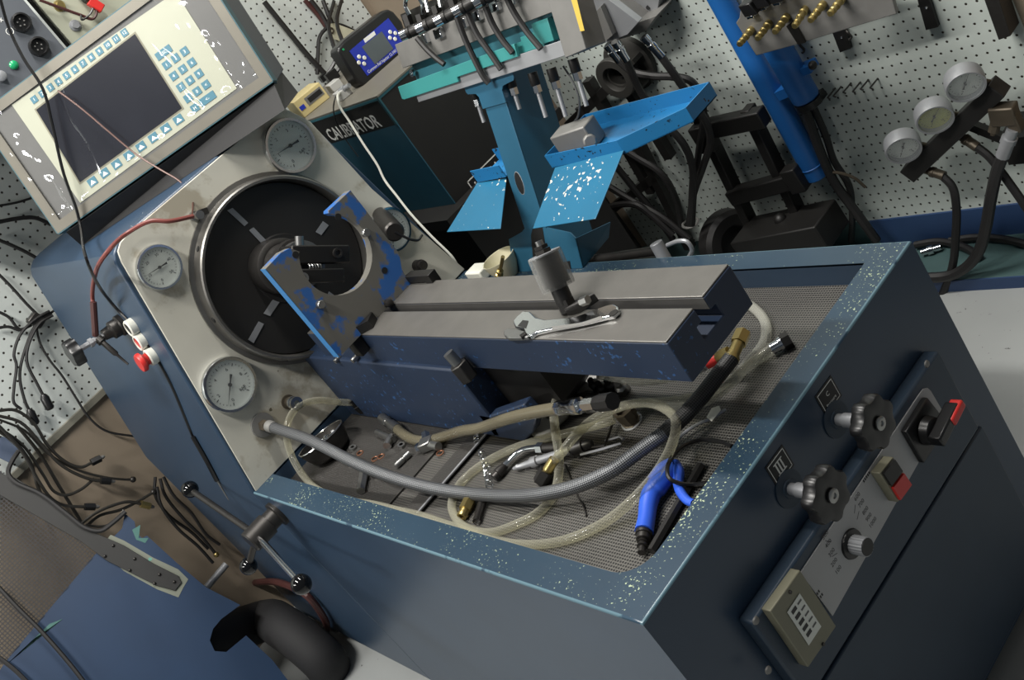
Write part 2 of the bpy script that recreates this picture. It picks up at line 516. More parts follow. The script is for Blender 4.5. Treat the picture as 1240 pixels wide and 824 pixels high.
# cabinet shell with rounded rim and tray opening
xi, yi0, yi1, xl_ = -0.055, 0.056, 0.672, -1.205
inner = [(xl_, yi0)] + arc((xi - 0.05, yi0 + 0.05), 0.05, -90, 0, 8) + [(xi, yi1), (xl_, yi1)]
outer = [(XH, 0.0)] + [(-0.05 + 0.05 * min(1, k / 4), 0.0) if k < 4 else (0.0, 0.05 * (k - 4) / 4) for k in range(9)] + [(0.0, 0.72), (XH, 0.72)]
outer[5] = (0, 0.0)
outer[1:10] = [(-0.10, 0), (-0.07, 0), (-0.04, 0), (-0.02, 0), (0, 0), (0, 0.02), (0, 0.04), (0, 0.07), (0, 0.10)]


def loopz(pts, z, inset=0.0):
    r = []
    for x, y in pts:
        r.append((min(x, 0 - inset) if x > -0.001 else x, min(max(y, inset), 0.72 - inset), z))
    return r


mb = MB()
mb.loft([loopz(inner, -0.047), loopz(inner, -0.001)], cap0=False, cap1=False)
T.part('tray_wall', mb, NAVY)
mb = MB()
mb.loft([loopz(inner, -0.004), loopz(inner, 0.0), loopz(outer, 0.0, 0.0035)], cap0=False, cap1=False)
T.part('rim', mb, NAVYRIM, ang=25)
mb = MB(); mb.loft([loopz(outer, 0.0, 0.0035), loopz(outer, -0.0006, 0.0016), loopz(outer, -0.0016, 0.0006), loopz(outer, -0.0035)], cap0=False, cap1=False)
T.part('rim_edge', mb, WEARGLINT, ang=60, label='worn edge of the rim with its highlight painted in')
mb = MB(); mb.loft([loopz(outer, -0.0035), loopz(outer, -0.655)], cap0=False, cap1=False)
T.part('cabinet', mb, NAVY)
T.part('plinth', MB().box((-1.76, 0.035, ZF), (-0.035, 0.69, -0.655)), BLACKP, label='black recessed plinth under the bench')
T.part('levelling_foot', MB().box((-1.80, 0.006, ZF), (-1.765, 0.05, -0.655)), ALUD)
# door panel seam on the tail end
# headstock
hs = [(0, -0.655), (0, 0)] + [(0.112, 0.54), (0.122, 0.556), (0.14, 0.567), (0.165, 0.571)] + [(0.575, 0.571), (0.605, 0.558), (0.632, 0.51), (0.719, 0.0), (0.719, -0.655)]
T.part('headstock', MB().prism([(-1.95, y, z) for y, z in hs], (1.95 + XH - 0.001, 0, 0)), NAVY, bevel=0.004, ang=25)
fp = [(0.006, -0.003), (0.122, 0.535), (0.131, 0.556), (0.146, 0.565), (0.165, 0.568), (0.57, 0.566), (0.59, 0.562), (0.608, 0.547), (0.632, 0.50), (0.652, 0.30), (0.719, 0.004)]
T.part('front_plate', MB().prism([(XH, y, z) for y, z in fp], (0.006, 0, 0)), CREAM, bevel=0.0012, label='cream painted gauge panel with smudges')
XP = XH + 0.006
# tray floor
T.part('tray_mesh', MB().box((-0.79, 0.0565, -0.047), (xi - 0.0005, 0.6715, -0.042)), TRAYM, label='coarse woven wire tray floor')
mb = MB().box((-1.205, 0.0565, -0.046), (-0.78, 0.6715, -0.038))
T.part('tray_mesh', mb, TRAYD, label='darker fine mesh tray floor beside the headstock')
# ragged cut edge of the fine mesh
e0, e1 = PZ(505, 622, -0.034), PZ(592, 522, -0.034)
dd = e1 - e0; nrm = V((dd.y, -dd.x, 0)).normalized()
mb = MB().obox((e0 + e1) / 2 - nrm * 0.022 + V((0, 0, -0.0015)), dd / 2, nrm * 0.022, (0, 0, 0.0015))
st = T.part('tray_strip', mb, TRAYD, label='dark overlap strip with bright cut edge')
mb = MB()
for k in range(34):
    p = e0 + dd * (k + 0.5) / 34
    mb.obox(p, dd.normalized() * 0.0028, nrm * 0.0025, (0, 0, 0.0012))
T.part('cut_edge', mb, ALU, st)['kind'] = 'stuff'
# flywheel guard ring and flywheel
FC = (0.370, 0.306)
ctr = V((XP, FC[0], FC[1]))
mb = MB().lathe([(0.206, 0), (0.206, 0.006), (0.197, 0.008), (0.195, 0.038), (0.192, 0.041), (0.187, 0.041), (0.184, 0.036), (0.184, 0.0)], ctr, (1, 0, 0), 64, cap0=False, cap1=False)
rg = T.part('guard_ring', mb, RINGST, label='turned steel ring around the black flywheel')
mb = MB()
for a in (128, 172, 226, 255):
    c = V((XP + 0.022, FC[0] + 0.1955 * math.cos(math.radians(a)), FC[1] + 0.1955 * math.sin(math.radians(a))))
    n = V((0, math.cos(math.radians(a)), math.sin(math.radians(a))))
    T.part('ring_hole', MB().cyl(c - n * 0.002, c + n * 0.0016, 0.006, n=10), INK, rg)
pass
mb = MB().lathe([(0.183, 0.0), (0.183, 0.010), (0.181, 0.012), (0.075, 0.012), (0.072, 0.016), (0.0, 0.016)], ctr, (1, 0, 0), 56)
fw = T.part('flywheel', mb, DISC, label='black flywheel with silver index marks')
XF = XP + 0.0135
for q in ([(275, 255), (281.5, 252), (300.5, 270), (296, 274)], [(301.5, 279), (307, 275.5), (324, 293), (319.5, 298)],
          [(330.5, 362.5), (338.4, 366), (327, 383), (319, 380)], [(313, 389.5), (319.5, 392.5), (307, 416), (300.5, 411.5)],
          [(391, 268), (398, 273), (389, 285), (382, 281)], [(398, 353), (405, 358), (399, 372), (394, 366)]):
    p = [PX(u, v, XF) for u, v in q]
    T.part('index_mark', MB().prism(p, (0.0006, 0, 0)), ALU, fw)
# spindle and drive coupling
SPC = V((0, 0.352, 0.326))
mb = MB().lathe([(0.058, 0), (0.058, 0.05), (0.05, 0.055), (0.046, 0.055), (0.046, 0.10), (0.052, 0.102), (0.052, 0.125), (0.034, 0.128), (0.034, 0.16)], V((XF, SPC.y, SPC.z)), (1, 0, 0), 32)
sp = T.part('spindle', mb, DARKST)
mb = MB().lathe([(0.048, 0), (0.048, 0.012), (0.04, 0.014), (0.04, 0.024), (0.047, 0.026), (0.047, 0.045)], V((-1.09, SPC.y, SPC.z)), (1, 0, 0), 32)
T.part('spindle_collar', mb, STEEL, sp)
BLV = V((0, .77, -.64)); BLW = V((0, .64, .77))
mb = MB().obox(V((-1.015, SPC.y, SPC.z)) + BLW * 0.016 + BLV * 0.012, (0.028, 0, 0), BLV * 0.062, BLW * 0.018)
cp = T.part('coupling_block', mb, BLACKST, bevel=0.003)
mb = MB().obox(V((-1.005, SPC.y, SPC.z)) - BLW * 0.026 + BLV * 0.006, (0.026, 0, 0), BLV * 0.05, BLW * 0.014)
T.part('coupling_block', mb, BLACKST, bevel=0.003)
a = V((-1.0, SPC.y, SPC.z)) + BLW * 0.03 - BLV * 0.028; T.part('coupling_screw', MB().cyl(a, a + BLW * 0.022, 0.009, n=14), STEEL, cp)
a = V((-0.987, SPC.y, SPC.z)) + BLW * 0.018 + BLV * 0.045; T.part('coupling_screw', MB().lathe([(0.010, 0), (0.010, 0.006), (0.006, 0.006), (0.005, 0.002)], a, (1, 0, 0), 14), DARKST, cp)
a = V((-0.98, SPC.y, SPC.z)) - BLW * 0.03 - BLV * 0.035; T.part('coupling_screw', MB().lathe([(0.011, 0), (0.011, 0.008), (0.006, 0.008), (0.005, 0.003)], a, (1, 0, 0), 14), STEEL, cp)
mb = MB().tube([V((-0.985, SPC.y, SPC.z)) - BLV * 0.018 - BLW * 0.008 + BLW * 0.005 * math.cos(t * 1.3) + V((0.005 * math.sin(t * 1.3), 0, 0)) + BLV * 0.0012 * t for t in range(24)], 0.0014, 5)
T.part('coupling_spring', mb, STEEL, cp)


def gauge(th, parent, c, n, up, r, depth, tip, num='', face=DIAL, case=CHROME, wide=0.16, ticks=30, labels=(), sw=300, start=240):
    """round dial gauge; c = centre on the mounting face, n = facing axis, tip = direction of the needle"""
    c, n, up = V(c), V(n).normalized(), V(up).normalized(); rt = up.cross(n)
    ri = r * (1 - wide)
    mb = MB().lathe([(r * 0.97, 0), (r, depth * 0.35), (r, depth * 0.8), (r * 0.97, depth), (ri, depth * 0.98), (ri * 0.985, depth * 0.6)], c, n, 40, cap0=True, cap1=False)
    g = th.part('gauge', mb, case, parent)
    f0 = c + n * depth * 0.55
    th.part('dial_face', MB().lathe([(ri, 0), (ri, 0.0008)], f0, n, 36), face, g)
    mb = MB()
    for k in range(ticks + 1):
        a = math.radians(start - sw * k / ticks); rad = rt * math.cos(a) + up * math.sin(a); tg = n.cross(rad)
        L = 0.12 if k % 5 == 0 else 0.06
        mb.obox(f0 + n * 0.0011 + rad * ri * (0.86 - L / 2), rad * ri * L / 2, tg * ri * (0.016 if k % 5 == 0 else 0.009), n * 0.0002)
    th.part('scale', mb, INK, g)['kind'] = 'stuff'
    for lab, k in labels:
        a = math.radians(start - sw * k); p = f0 + n * 0.001 + (rt * math.cos(a) + up * math.sin(a)) * ri * 0.62
        text('numeral', lab, ri * 0.2, p - up * ri * 0.07, rt, up, INK, th, g, 'CENTER')
    if num: text('unit_text', num, ri * 0.17, f0 + n * 0.001 - up * ri * 0.52 + rt * ri * 0.3, rt, up, INK, th, g, 'CENTER')
    t = V(tip); t = (t - n * t.dot(n)).normalized(); s_ = n.cross(t); p = f0 + n * 0.0035
    mb = MB().prism([p - t * ri * .42 - s_ * ri * .055, p - t * ri * .42 + s_ * ri * .055, p - t * ri * .2 + s_ * ri * .03, p + t * ri * .84, p - t * ri * .2 - s_ * ri * .03], n * 0.0008)
    nd = th.part('needle', mb, INK, g)
    th.part('needle_hub', MB().cyl(f0, p + n * 0.002, ri * 0.075, n=14), INK, g)
    th.part('gauge_glass', MB().lathe([(ri * 0.99, 0), (ri * 0.99, 0.0008)], c + n * depth * 0.9, n, 36), GLASS, g)
    return g


XA = (1, 0, 0); ZU = (0, 0, 1)
for (cu, cv), r, tip, labs, ru in (((350, 177), 0.0600, (331, 189), (('0', 0), ('1', .2), ('2', .4), ('3', .6), ('4', .8), ('5', 1)), 'BAR'),
                               ((192, 324), 0.0460, (176, 334), (('0', 0), ('10', .2), ('20', .4), ('30', .6), ('40', .8), ('50', 1)), ''),
                               ((277, 466), 0.0590, (275, 490), (('0', 0), ('2', .2), ('4', .4), ('6', .6), ('8', .8), ('10', 1)), 'BAR')):
    c = PX(cu, cv, XP + 0.006); c.x = XP
    gauge(T, None, c, XA, ZU, r, 0.018, PX(*tip, XP) - PX(cu, cv, XP), ru, labels=labs, wide=0.12)
c = PX(470, 279, XP); gauge(T, None, c, XA, ZU, 0.052, 0.018, (0, -.6, -.6), '', labels=(('0', 0), ('4', .5), ('8', 1)), wide=0.12)
# fittings on the panel
for (u, v), rr, L in (((349, 487), 0.011, 0.026), ((322, 513), 0.0, 0.0)):
    if rr:
        c = PX(u, v, XP)
        ft = T.part('panel_union', MB().lathe([(0.016, 0), (0.016, 0.003), (0.011, 0.004), (0.011, 0.022)], c, XA, 18), DBRASS)
        T.part('union_nipple', MB().lathe([(0.014, 0), (0.014, 0.008), (0.011, 0.009), (0.011, 0.014), (0.014, 0.015), (0.014, 0.022), (0.006, 0.022), (0.005, 0.01)], c + V((0.022, 0, 0)), XA, 18), CHROME, ft)
c = PX(318, 515, XP)
ft = T.part('panel_flange', MB().lathe([(0.027, 0), (0.026, 0.005), (0.014, 0.006)], c, XA, 24), ALUD)
T.part('flange_nut', MB().hexn(c + V((0.006, 0, 0)), c + V((0.030, 0, 0)), 0.013), DBRASS, ft)
c = PX(234, 262, XP)
T.part('bleed_fitting', MB().lathe([(0.010, 0), (0.010, 0.012), (0.0065, 0.013), (0.0065, 0.03), (0.009, 0.031), (0.009, 0.04)], c, XA, 14), STEEL)
T.part('bleed_bracket', MB().obox(c + V((0.004, 0.016, -0.004)), (0.004, 0, 0), (0, 0.014, -0.005), (0, 0.002, 0.006)), DARKST)
c = PX(505, 322, XP)
T.part('panel_union', MB().lathe([(0.014, 0), (0.014, 0.02), (0.011, 0.021), (0.011, 0.03), (0.005, 0.03)], c, XA, 16), DARKST)

# cast bed with T slot
ZB, YB0, YB1 = 0.20, 0.281, 0.434
ys0, ys1 = 0.346, 0.3685
sec = [(YB0, 0.152), (YB0, ZB), (ys0, ZB), (ys0, 0.178), (ys0 - 0.012, 0.178), (ys0 - 0.012, 0.162), (ys1 + 0.012, 0.162), (ys1 + 0.012, 0.178), (ys1, 0.178), (ys1, ZB), (YB1, ZB), (YB1, 0.152)]
bed = T.part('bed', MB().prism([(-1.10, y, z) for y, z in [(YB0, 0.130), (YB0, 0.1985), (ys0, 0.1985), (ys0, 0.178), (ys0 - 0.012, 0.178), (ys0 - 0.012, 0.158), (ys1 + 0.012, 0.158), (ys1 + 0.012, 0.178), (ys1, 0.178), (ys1, 0.1985), (YB1, 0.1985), (YB1, 0.130)]], (1.10 - 0.036, 0, 0)), NAVYBED, bevel=0.002, label='worn navy cast bed with a T slot')
T.part('bed_slideway', MB().box((-1.10, YB0 + 0.0005, 0.1985), (-0.0375, ys0, 0.2012)), STEELBED, bed, bevel=0.001, label='bare ground steel top')
T.part('bed_slideway', MB().box((-1.10, ys1, 0.1985), (-0.0375, YB1 - 0.0005, 0.2012)), STEELBED, bed, bevel=0.001, label='bare ground steel top')
T.part('slot_wall', MB().box((-1.10, ys1 - 0.001, 0.180), (-0.037, ys1 - 0.0003, 0.1985)), STEELBED, bed)
zt = -0.038
ped = [(-1.2, 0.14), (-1.2, zt), (-0.95, zt), (-0.70, zt), (-0.62, zt + 0.002), (-0.603, 0.010), (-0.607, 0.13)]
T.part('pedestal', MB().prism([(x, 0.272, z) for x, z in ped], (0, 0.165, 0)), NAVYBED, bevel=0.004, label='navy cast pedestal under the bed')
sill = [(-0.64, zt), (-0.55, zt), (-0.50, -0.01), (-0.455, 0.03), (-0.465, 0.060), (-0.605, 0.0185), (-0.64, 0.02)]
T.part('pedestal_web', MB().prism([(x, 0.272, z) for x, z in sill], (0, 0.022, 0)), NAVYBED, bevel=0.003)
T.part('pocket_shade_block', MB().prism([(-0.61, 0.32, zt), (-0.52, 0.32, zt), (-0.44, 0.32, 0.02), (-0.44, 0.32, 0.131), (-0.61, 0.32, 0.131)], (0, 0.10, 0)), BLACKP)  # black block added behind the web to stand for shade in the pocket
# clamp bolt through the pedestal
c = PY(566, 446, 0.272)
cb = T.part('clamp_block', MB().hexn(c + V((0.006, -0.010, -0.014)), c + V((0.002, -0.010, 0.020)), 0.0175), DARKST, bevel=0.002)
T.part('clamp_stud', MB().cyl(c + V((0.002, -0.010, 0.020)), c + V((-0.002, -0.010, 0.044)), 0.0095, n=14), STEEL, cb)
# two small bolts on the bed front
for u, v in ((412, 432), (433, 431)):
    c = PY(u, v, YB0)
    T.part('bed_bolt', MB().cyl(c, c + V((0, -0.016, 0)), 0.0055, n=12), STEEL)

# ------------------------------------------------------------------ tail end controls
cxs = 0.026
q = [PX(u, v, 0) for u, v in ((892, 748), (1117, 428))]
box = [(0, 0.108, -0.126), (0, 0.634, -0.142), (0, 0.634, -0.305), (0, 0.108, -0.292)]
cbx = T.part('control_box', MB().prism(box, (cxs, 0, 0)), CONTROLN, bevel=0.004, label='raised navy control box on the bench end')
for u, v in ((1122, 441), (915, 752), (930, 812)):
    c = PX(u, v, cxs)
    T.part('box_screw', MB().lathe([(0.006, 0), (0.005, 0.002), (0.002, 0.003)], c, XA, 12), ALUD, cbx)
T.part('end_door', MB().prism([(0, 0.06, -0.318), (0, 0.66, -0.330), (0, 0.66, -0.64), (0, 0.06, -0.64)], (0.008, 0, 0)), CONTROLN, bevel=0.003, label='plain navy door below the control box')
pts = [PX(u, v, cxs) for u, v in ((968, 694), (1113, 476), (1117, 471), (1122, 470), (1126, 474), (1143, 503), (1007, 746))]
cpl = T.part('control_plate', MB().prism(pts, (0.002, 0, 0)), GREYPLATE, cbx, label='grey printed switch plate')
XC = cxs + 0.002
# rotary isolator
sq = [PX(u, v, XC + 0.004) for u, v in ((1119, 481), (1093, 523), (1115, 561), (1145, 514))]
rot = T.part('isolator_switch', MB().prism([p - V((0.004, 0, 0)) for p in sq], (0.010, 0, 0)), BLACK, bevel=0.002)
c = (sq[0] + sq[2]) / 2 + V((0.008, 0, 0))
T.part('switch_hub', MB().lathe([(0.022, 0), (0.020, 0.012), (0.018, 0.013)], c, XA, 20), BLACK, rot)
hd = V((0, 0.9, 0.1)).normalized(); hn = V((0, -hd.z, hd.y))
T.part('switch_handle', MB().obox(c + V((0.022, 0, 0)) + hd * 0.014, (0.011, 0, 0), hd * 0.034, hn * 0.009), BLACK, rot, bevel=0.003)
T.part('handle_tip', MB().obox(c + V((0.026, 0, 0)) + hd * 0.036, (0.010, 0, 0), hd * 0.019, hn * 0.0075), REDP, rot, bevel=0.003, label='red end of the switch handle')
# two-tone start stop button
bq = [PX(u, v, XC + 0.010) for u, v in ((1077, 553), (1061, 573), (1083, 608), (1099, 586))]
bm_ = T.part('push_button', MB().prism([p - V((0.010, 0, 0)) for p in bq], (0.016, 0, 0)), OLIVE, bevel=0.001)
bc = sum(bq, V()) / 4; X6 = V((0.0062, 0, 0))
mid01 = (bq[1] + bq[2]) / 2; mid23 = (bq[3] + bq[0]) / 2
def shrink(ps, k=0.84):
    c = sum(ps, V()) / len(ps); return [c + (p - c) * k for p in ps]
T.part('button_cap', MB().prism([p + X6 for p in shrink([bq[0], bq[1], mid01, mid23])], (0.004, 0, 0)), INK, bm_, label='black upper half')
T.part('button_cap', MB().prism([p + X6 for p in shrink([mid23, mid01, bq[2], bq[3]])], (0.004, 0, 0)), REDP, bm_, label='red lower half')
# ribbed dial knob with scale
kc = PX(1031, 659, XC)
kn = T.part('dial_knob', MB().lathe([(0.022, 0), (0.021, 0.003), (0.014, 0.004)], kc, XA, 28), BLACK)
rings = []
for h in (0.004, 0.026):
    rings.append([kc + V((h, 0.0132 * (1 + 0.05 * (k % 2)) * math.cos(k * math.pi / 20), 0.0132 * (1 + 0.05 * (k % 2)) * math.sin(k * math.pi / 20))) for k in range(40)])
T.part('knob_grip', MB().loft(rings), ALU, kn, ang=10, label='ribbed silver grip')
T.part('knob_cap', MB().lathe([(0.0125, 0), (0.012, 0.001)], kc + V((0.026, 0, 0)), XA, 20), INK, kn)
ydir = (PX(1036, 600, XC) - PX(1010, 640, XC)).normalized(); zdir = V((0, -ydir.z, ydir.y))
for i, (u, v) in enumerate([(1013, 697), (1008, 688), (1005, 676), (1001, 665), (997, 655), (1036, 608), (1041, 616), (1046, 625), (1050, 633), (1054, 641)]):
    p = PX(u, v, XC)
    text('scale_number', str(100 * (i + 1)), 0.0095, p, ydir, zdir, INK, T, kn, 'LEFT')
    g = kc - p; g = g.normalized()
    if i in (2, 4, 5, 6): T.part('scale_line', MB().obox(p + g * 0.010, g * 0.006, V((0, -g.z, g.y)) * 0.0004, (0.0002, 0, 0)), INK, kn)
for u, v, n_ in ((1046, 583, 5), (988, 722, 3), (992, 726, 3)):
    for k in range(n_):
        T.part('printed_mark', MB().obox(PX(u, v, XC) + ydir * 0.004 * k, (0.0002, 0, 0), ydir * 0.0013, zdir * 0.0022), INK, cpl)
# counter
cq = [PX(u, v, cxs + 0.012) for u, v in ((966, 690), (930, 740), (976, 808), (1010, 758))]
ct = T.part('counter', MB().prism([p - V((0.012, 0, 0)) for p in cq], (0.016, 0, 0)), OLIVE, bevel=0.0015, label='grey framed counter module')
ccn = sum(cq, V()) / 4 + V((0.0042, 0, 0))
wq = [PX(u, v, cxs + 0.0165) for u, v in ((968, 719), (953, 742), (979, 782), (994, 759))]
T.part('counter_window', MB().prism(wq, (0.0008, 0, 0)), DIAL, ct, label='white counter strip')
for k in range(5):
    t = (k + 0.5) / 5 * 0.86 + 0.03
    a = wq[0].lerp(wq[3], t); b = wq[1].lerp(wq[2], t)
    c1 = b.lerp(a, 0.16); c2 = b.lerp(a, 0.5); ww = (wq[3] - wq[0]) * 0.045
    T.part('counter_digit', MB().prism([c1 - ww + V((.0009, 0, 0)), c2 - ww + V((.0009, 0, 0)), c2 + ww + V((.0009, 0, 0)), c1 + ww + V((.0009, 0, 0))], (0.0003, 0, 0)), INK, ct)
    c1 = b.lerp(a, 0.62); c2 = b.lerp(a, 0.9); ww = ww * 0.45
    T.part('counter_mark', MB().prism([c1 - ww + V((.0009, 0, 0)), c2 - ww + V((.0009, 0, 0)), c2 + ww + V((.0009, 0, 0)), c1 + ww + V((.0009, 0, 0))], (0.0003, 0, 0)), PANELG, ct)
for u, v in ((955, 717), (995, 780)):
    T.part('counter_screw', MB().cyl(PX(u, v, cxs + 0.014), PX(u, v, cxs + 0.014) + V((0.004, 0, 0)), 0.0025, n=10), DARKST, ct)
# hand knobs with label plates
for (bu, bv), (ku, kv), lab, (lu, lv), glyph in (((1012, 508), (1058, 512), 'rear', (1003, 480), 0), ((955, 592), (1000, 598), 'front', (944, 565), 1)):
    b = PX(bu, bv, 0); y0 = b.y
    k = PY(ku, kv, y0)
    hw = T.part('hand_knob', MB().lathe([(0.027, 0), (0.027, 0.002), (0.014, 0.0025), (0.013, 0.004)], b, XA, 28), CONTROLN)
    T.part('knob_shaft', MB().lathe([(0.0085, 0.003), (0.0085, 0.014), (0.0105, 0.015), (0.0105, k.x - 0.012)], b, XA, 18), ALU, hw)
    rings = []
    for h, s_ in ((-0.016, 0.55), (-0.015, 0.6), (-0.006, 0.66), (-0.005, 0.97), (0.0, 1.0), (0.010, 1.0), (0.014, 0.95), (0.016, 0.6), (0.014, 0.3)):
        rg_ = []
        for j in range(56):
            a = j * 2 * math.pi / 56
            rr = 0.037 * (1 + 0.075 * math.tanh(2.5 * math.cos(7 * a))) * s_ if s_ > 0.9 else 0.037 * s_
            rg_.append(V((k.x - 0.006 + h, b.y + rr * math.cos(a), b.z + rr * math.sin(a))))
        rings.append(rg_)
    T.part('knob_star', MB().loft(rings), BLACK, hw, ang=50, label='black lobed plastic knob')
    c = V((k.x + 0.010, b.y, b.z))
    T.part('knob_nut', MB().lathe([(0.010, 0), (0.010, 0.002), (0.008, 0.003), (0.004, 0.003), (0.003, 0.001)], c, XA, 18), STEEL, hw)
    p0 = PX(lu, lv, 0.0002); a = V((0, 1, -0.03)).normalized(); u_ = V((0, 0.03, 1)).normalized()
    lp = T.part('label_plate', MB().obox(p0, (0.0008, 0, 0), a * 0.022, u_ * 0.019), INK)
    mb = MB(); e = V((0.001, 0, 0))
    for s_ in (-1, 1):
        mb.obox(p0 + e + a * 0.0185 * s_, (0.0002, 0, 0), a * 0.0005, u_ * 0.0155); mb.obox(p0 + e + u_ * 0.0155 * s_, (0.0002, 0, 0), a * 0.0188, u_ * 0.0005)
    T.part('plate_border', mb, WHITE, lp)
    if glyph:
        for j in (-0.006, 0.0, 0.006):
            T.part('plate_symbol', MB().obox(p0 + e + a * j, (0.0002, 0, 0), a * 0.0013, u_ * 0.008), WHITE, lp)
        T.part('plate_symbol', MB().obox(p0 + e + u_ * 0.009, (0.0002, 0, 0), a * 0.010, u_ * 0.0008), WHITE, lp)
        T.part('plate_symbol', MB().obox(p0 + e - u_ * 0.009, (0.0002, 0, 0), a * 0.010, u_ * 0.0008), WHITE, lp)
    else:
        text('plate_text', 'C', 0.010, p0 + e + u_ * 0.001, a, u_, WHITE, T, lp, 'CENTER')
        text('plate_text', 'Pressure', 0.007, p0 + e - u_ * 0.011, a, u_, WHITE, T, lp, 'CENTER')

# ------------------------------------------------------------------ operator side: valve, buttons, lever
NS = V((0, 1, -0.205)).normalized(); PS = V((-1.5, 0.003, 0.0))
def PSD(u, v, off=0.0): return PN(u, v, NS, PS - NS * off)
for (u, v), capm, L, lbl in (((164, 394), INK, 0.018, 'white rimmed black push button'), ((175, 411), REDP, 0.018, 'white rimmed red push button'), ((188, 429), REDP, 0.018, 'red mushroom stop button')):
    c = PSD(u, v)
    b = T.part('push_button', MB().lathe([(0.019, 0), (0.019, L - 0.002), (0.017, L), (0.014, L), (0.013, L - 0.004)], c, -NS, 22), WHITEPL, label=lbl)
    if 'mushroom' in lbl:
        T.part('button_cap', MB().lathe([(0.012, L - 0.006), (0.013, L + 0.006), (0.021, L + 0.012), (0.021, L + 0.018), (0.019, L + 0.021)], c, -NS, 22), REDP, b)
    else:
        T.part('button_cap', MB().lathe([(0.0135, L - 0.006), (0.0135, L - 0.002)], c, -NS, 20), capm, b)
c = PSD(150, 392)
vb = T.part('needle_valve', MB().lathe([(0.024, 0), (0.024, 0.012), (0.020, 0.015), (0.020, 0.030), (0.014, 0.034), (0.012, 0.050)], c, -NS, 20), DARKST)
T.part('valve_stem', MB().lathe([(0.007, 0.045), (0.007, 0.075), (0.010, 0.075), (0.010, 0.083), (0.006, 0.084), (0.006, 0.115)], c, -NS, 8), ALU, vb)
T.part('valve_arm', MB().obox(c - NS * 0.005 + V((0.03, 0, -0.05)), V((0.03, 0, -0.045)), NS * 0.004, V((0.010, 0, 0.008))), DARKST, vb)
cc = c - NS * 0.118
x_, y_, d_ = frame(-NS); rings = []
for h, s_ in ((-0.012, 0.8), (-0.010, 1), (0.008, 1), (0.012, 0.9), (0.012, 0.4)):
    rings.append([cc + d_ * h + (x_ * math.cos(j * math.pi / 24) + y_ * math.sin(j * math.pi / 24)) * 0.029 * s_ * (1 + 0.08 * math.tanh(2.5 * math.cos(6 * j * math.pi / 24))) for j in range(48)])
T.part('valve_knob', MB().loft(rings), BLACK, vb, ang=50, label='black lobed valve knob')
p1, p2 = c - NS * 0.062, c - NS * 0.062 + V((0.05, 0, -0.085))
T.part('valve_probe', MB().lathe([(0.010, 0), (0.010, 0.012), (0.006, 0.014), (0.006, 0.05), (0.003, 0.055), (0.0025, 0.085)], p1, p2 - p1, 10), DARKST, vb)
# red hose from the bleed fitting to the valve
b = PX(234, 262, XP + 0.04)
hp = [b, PX(205, 268, XP + 0.05), PX(182, 268, XP + 0.04), PX(152, 284, XP + 0.02), PSD(128, 308, 0.03), PSD(114, 338, 0.025), PSD(112, 362, 0.03), PSD(114, 374, 0.04)]
T.part('red_bleed_hose', MB().tube(hp, 0.0045, 8), REDH)
hp = [PSD(113, 366, 0.035), c - NS * 0.062 + V((0.0, 0, 0.008))]
T.part('hose_sleeve', MB().tube(hp, 0.007, 8, smooth=False), REDDK)
# clamping lever with ball knobs
hb = PY(335, 628, 0.0); LC = PY(312, 648, -0.062)
ax_ = V((0, -1, 0))
hub0 = V((LC.x, 0, LC.z))
lv_ = T.part('clamp_lever', MB().lathe([(0.030, 0), (0.030, 0.008), (0.022, 0.010), (0.022, 0.03), (0.026, 0.031), (0.026, 0.082), (0.023, 0.085)], hub0, ax_, 24), DARKST, label='lever hub with three ball ended arms')
for (u, v), yy, nm in (((230, 593), -0.055, 1), ((365, 708), -0.12, 2), ((301, 686), -0.11, 3)):
    e = PY(u, v, yy); s0 = V((LC.x, -0.064, LC.z))
    T.part('lever_arm', MB().cyl(s0, e, 0.0072, n=12), CHROME if nm == 2 else DARKST, lv_)
    T.part('ball_knob', MB().sphere(e, 0.0195 if nm != 3 else 0.019, 24), BALL, lv_)

# ------------------------------------------------------------------ operator console on the headstock
HQ = [V(p) for p in ((-1.5, 0.1331, 0.6235), (-1.1259, 0.5823, 0.6235), (-1.1971, 0.6416, 0.9016), (-1.5712, 0.1924, 0.9016))]
HX = (HQ[1] - HQ[0]).normalized(); HN = HX.cross(HQ[3] - HQ[0]).normalized(); HY = HN.cross(HX)
def H(u, v, off=0.0): return PN(u, v, HN, HQ[0] + HN * off)
HM = Thing('operator_console', 'grey operator console with teal keypad and plastic covered screen on the headstock', 'console', (-1.4, 0.36, 0.571))
bq = [H(70, 283), H(330, 98), H(232, -54), H(-28, 141)]
ins = lambda q, k: [(p + (q[(i + 1) % 4] - p).normalized() * k + (q[i - 1] - p).normalized() * k) for i, p in enumerate(q)]
mb = MB(); q1 = ins(bq, 0.021)
mb.loft([[p - HN * 0.03 for p in bq], bq, q1, [p - HN * 0.004 for p in q1]], cap0=False, cap1=False)
HM.part('bezel', mb, BEZEL, ang=30, label='grimy metal bezel')
mb = MB()
for i in range(4):
    a, b = bq[i], bq[(i + 1) % 4]; o_ = (HX * (0, 1, 0, -1)[i] + HY * (-1, 0, 1, 0)[i])
    mb = MB().obox((a + b) / 2 - HN * 0.014 + o_ * 0.0012, (b - a) / 2, HN * 0.0135, o_ * 0.0012)
    HM.part('edge_strip', mb, EDGET)
bk = [p - HN * 0.03 for p in bq]
HB_ = V((-HN.x, -HN.y, 0)).normalized()
HM.part('housing', MB().loft([bk, [bk[0] + HB_ * 0.12 + HX * 0.01, bk[1] + HB_ * 0.11, bk[2] + HB_ * 0.11, bk[3] + HB_ * 0.12 + HX * 0.01], [bk[0] + HB_ * 0.2 + HX * 0.08, bk[1] + HB_ * 0.2 - HX * 0.08, bk[2] + HB_ * 0.13 - HX * 0.06, bk[3] + HB_ * 0.13 + HX * 0.06]]), DGREY, bevel=0.003)
zp = 0.5716
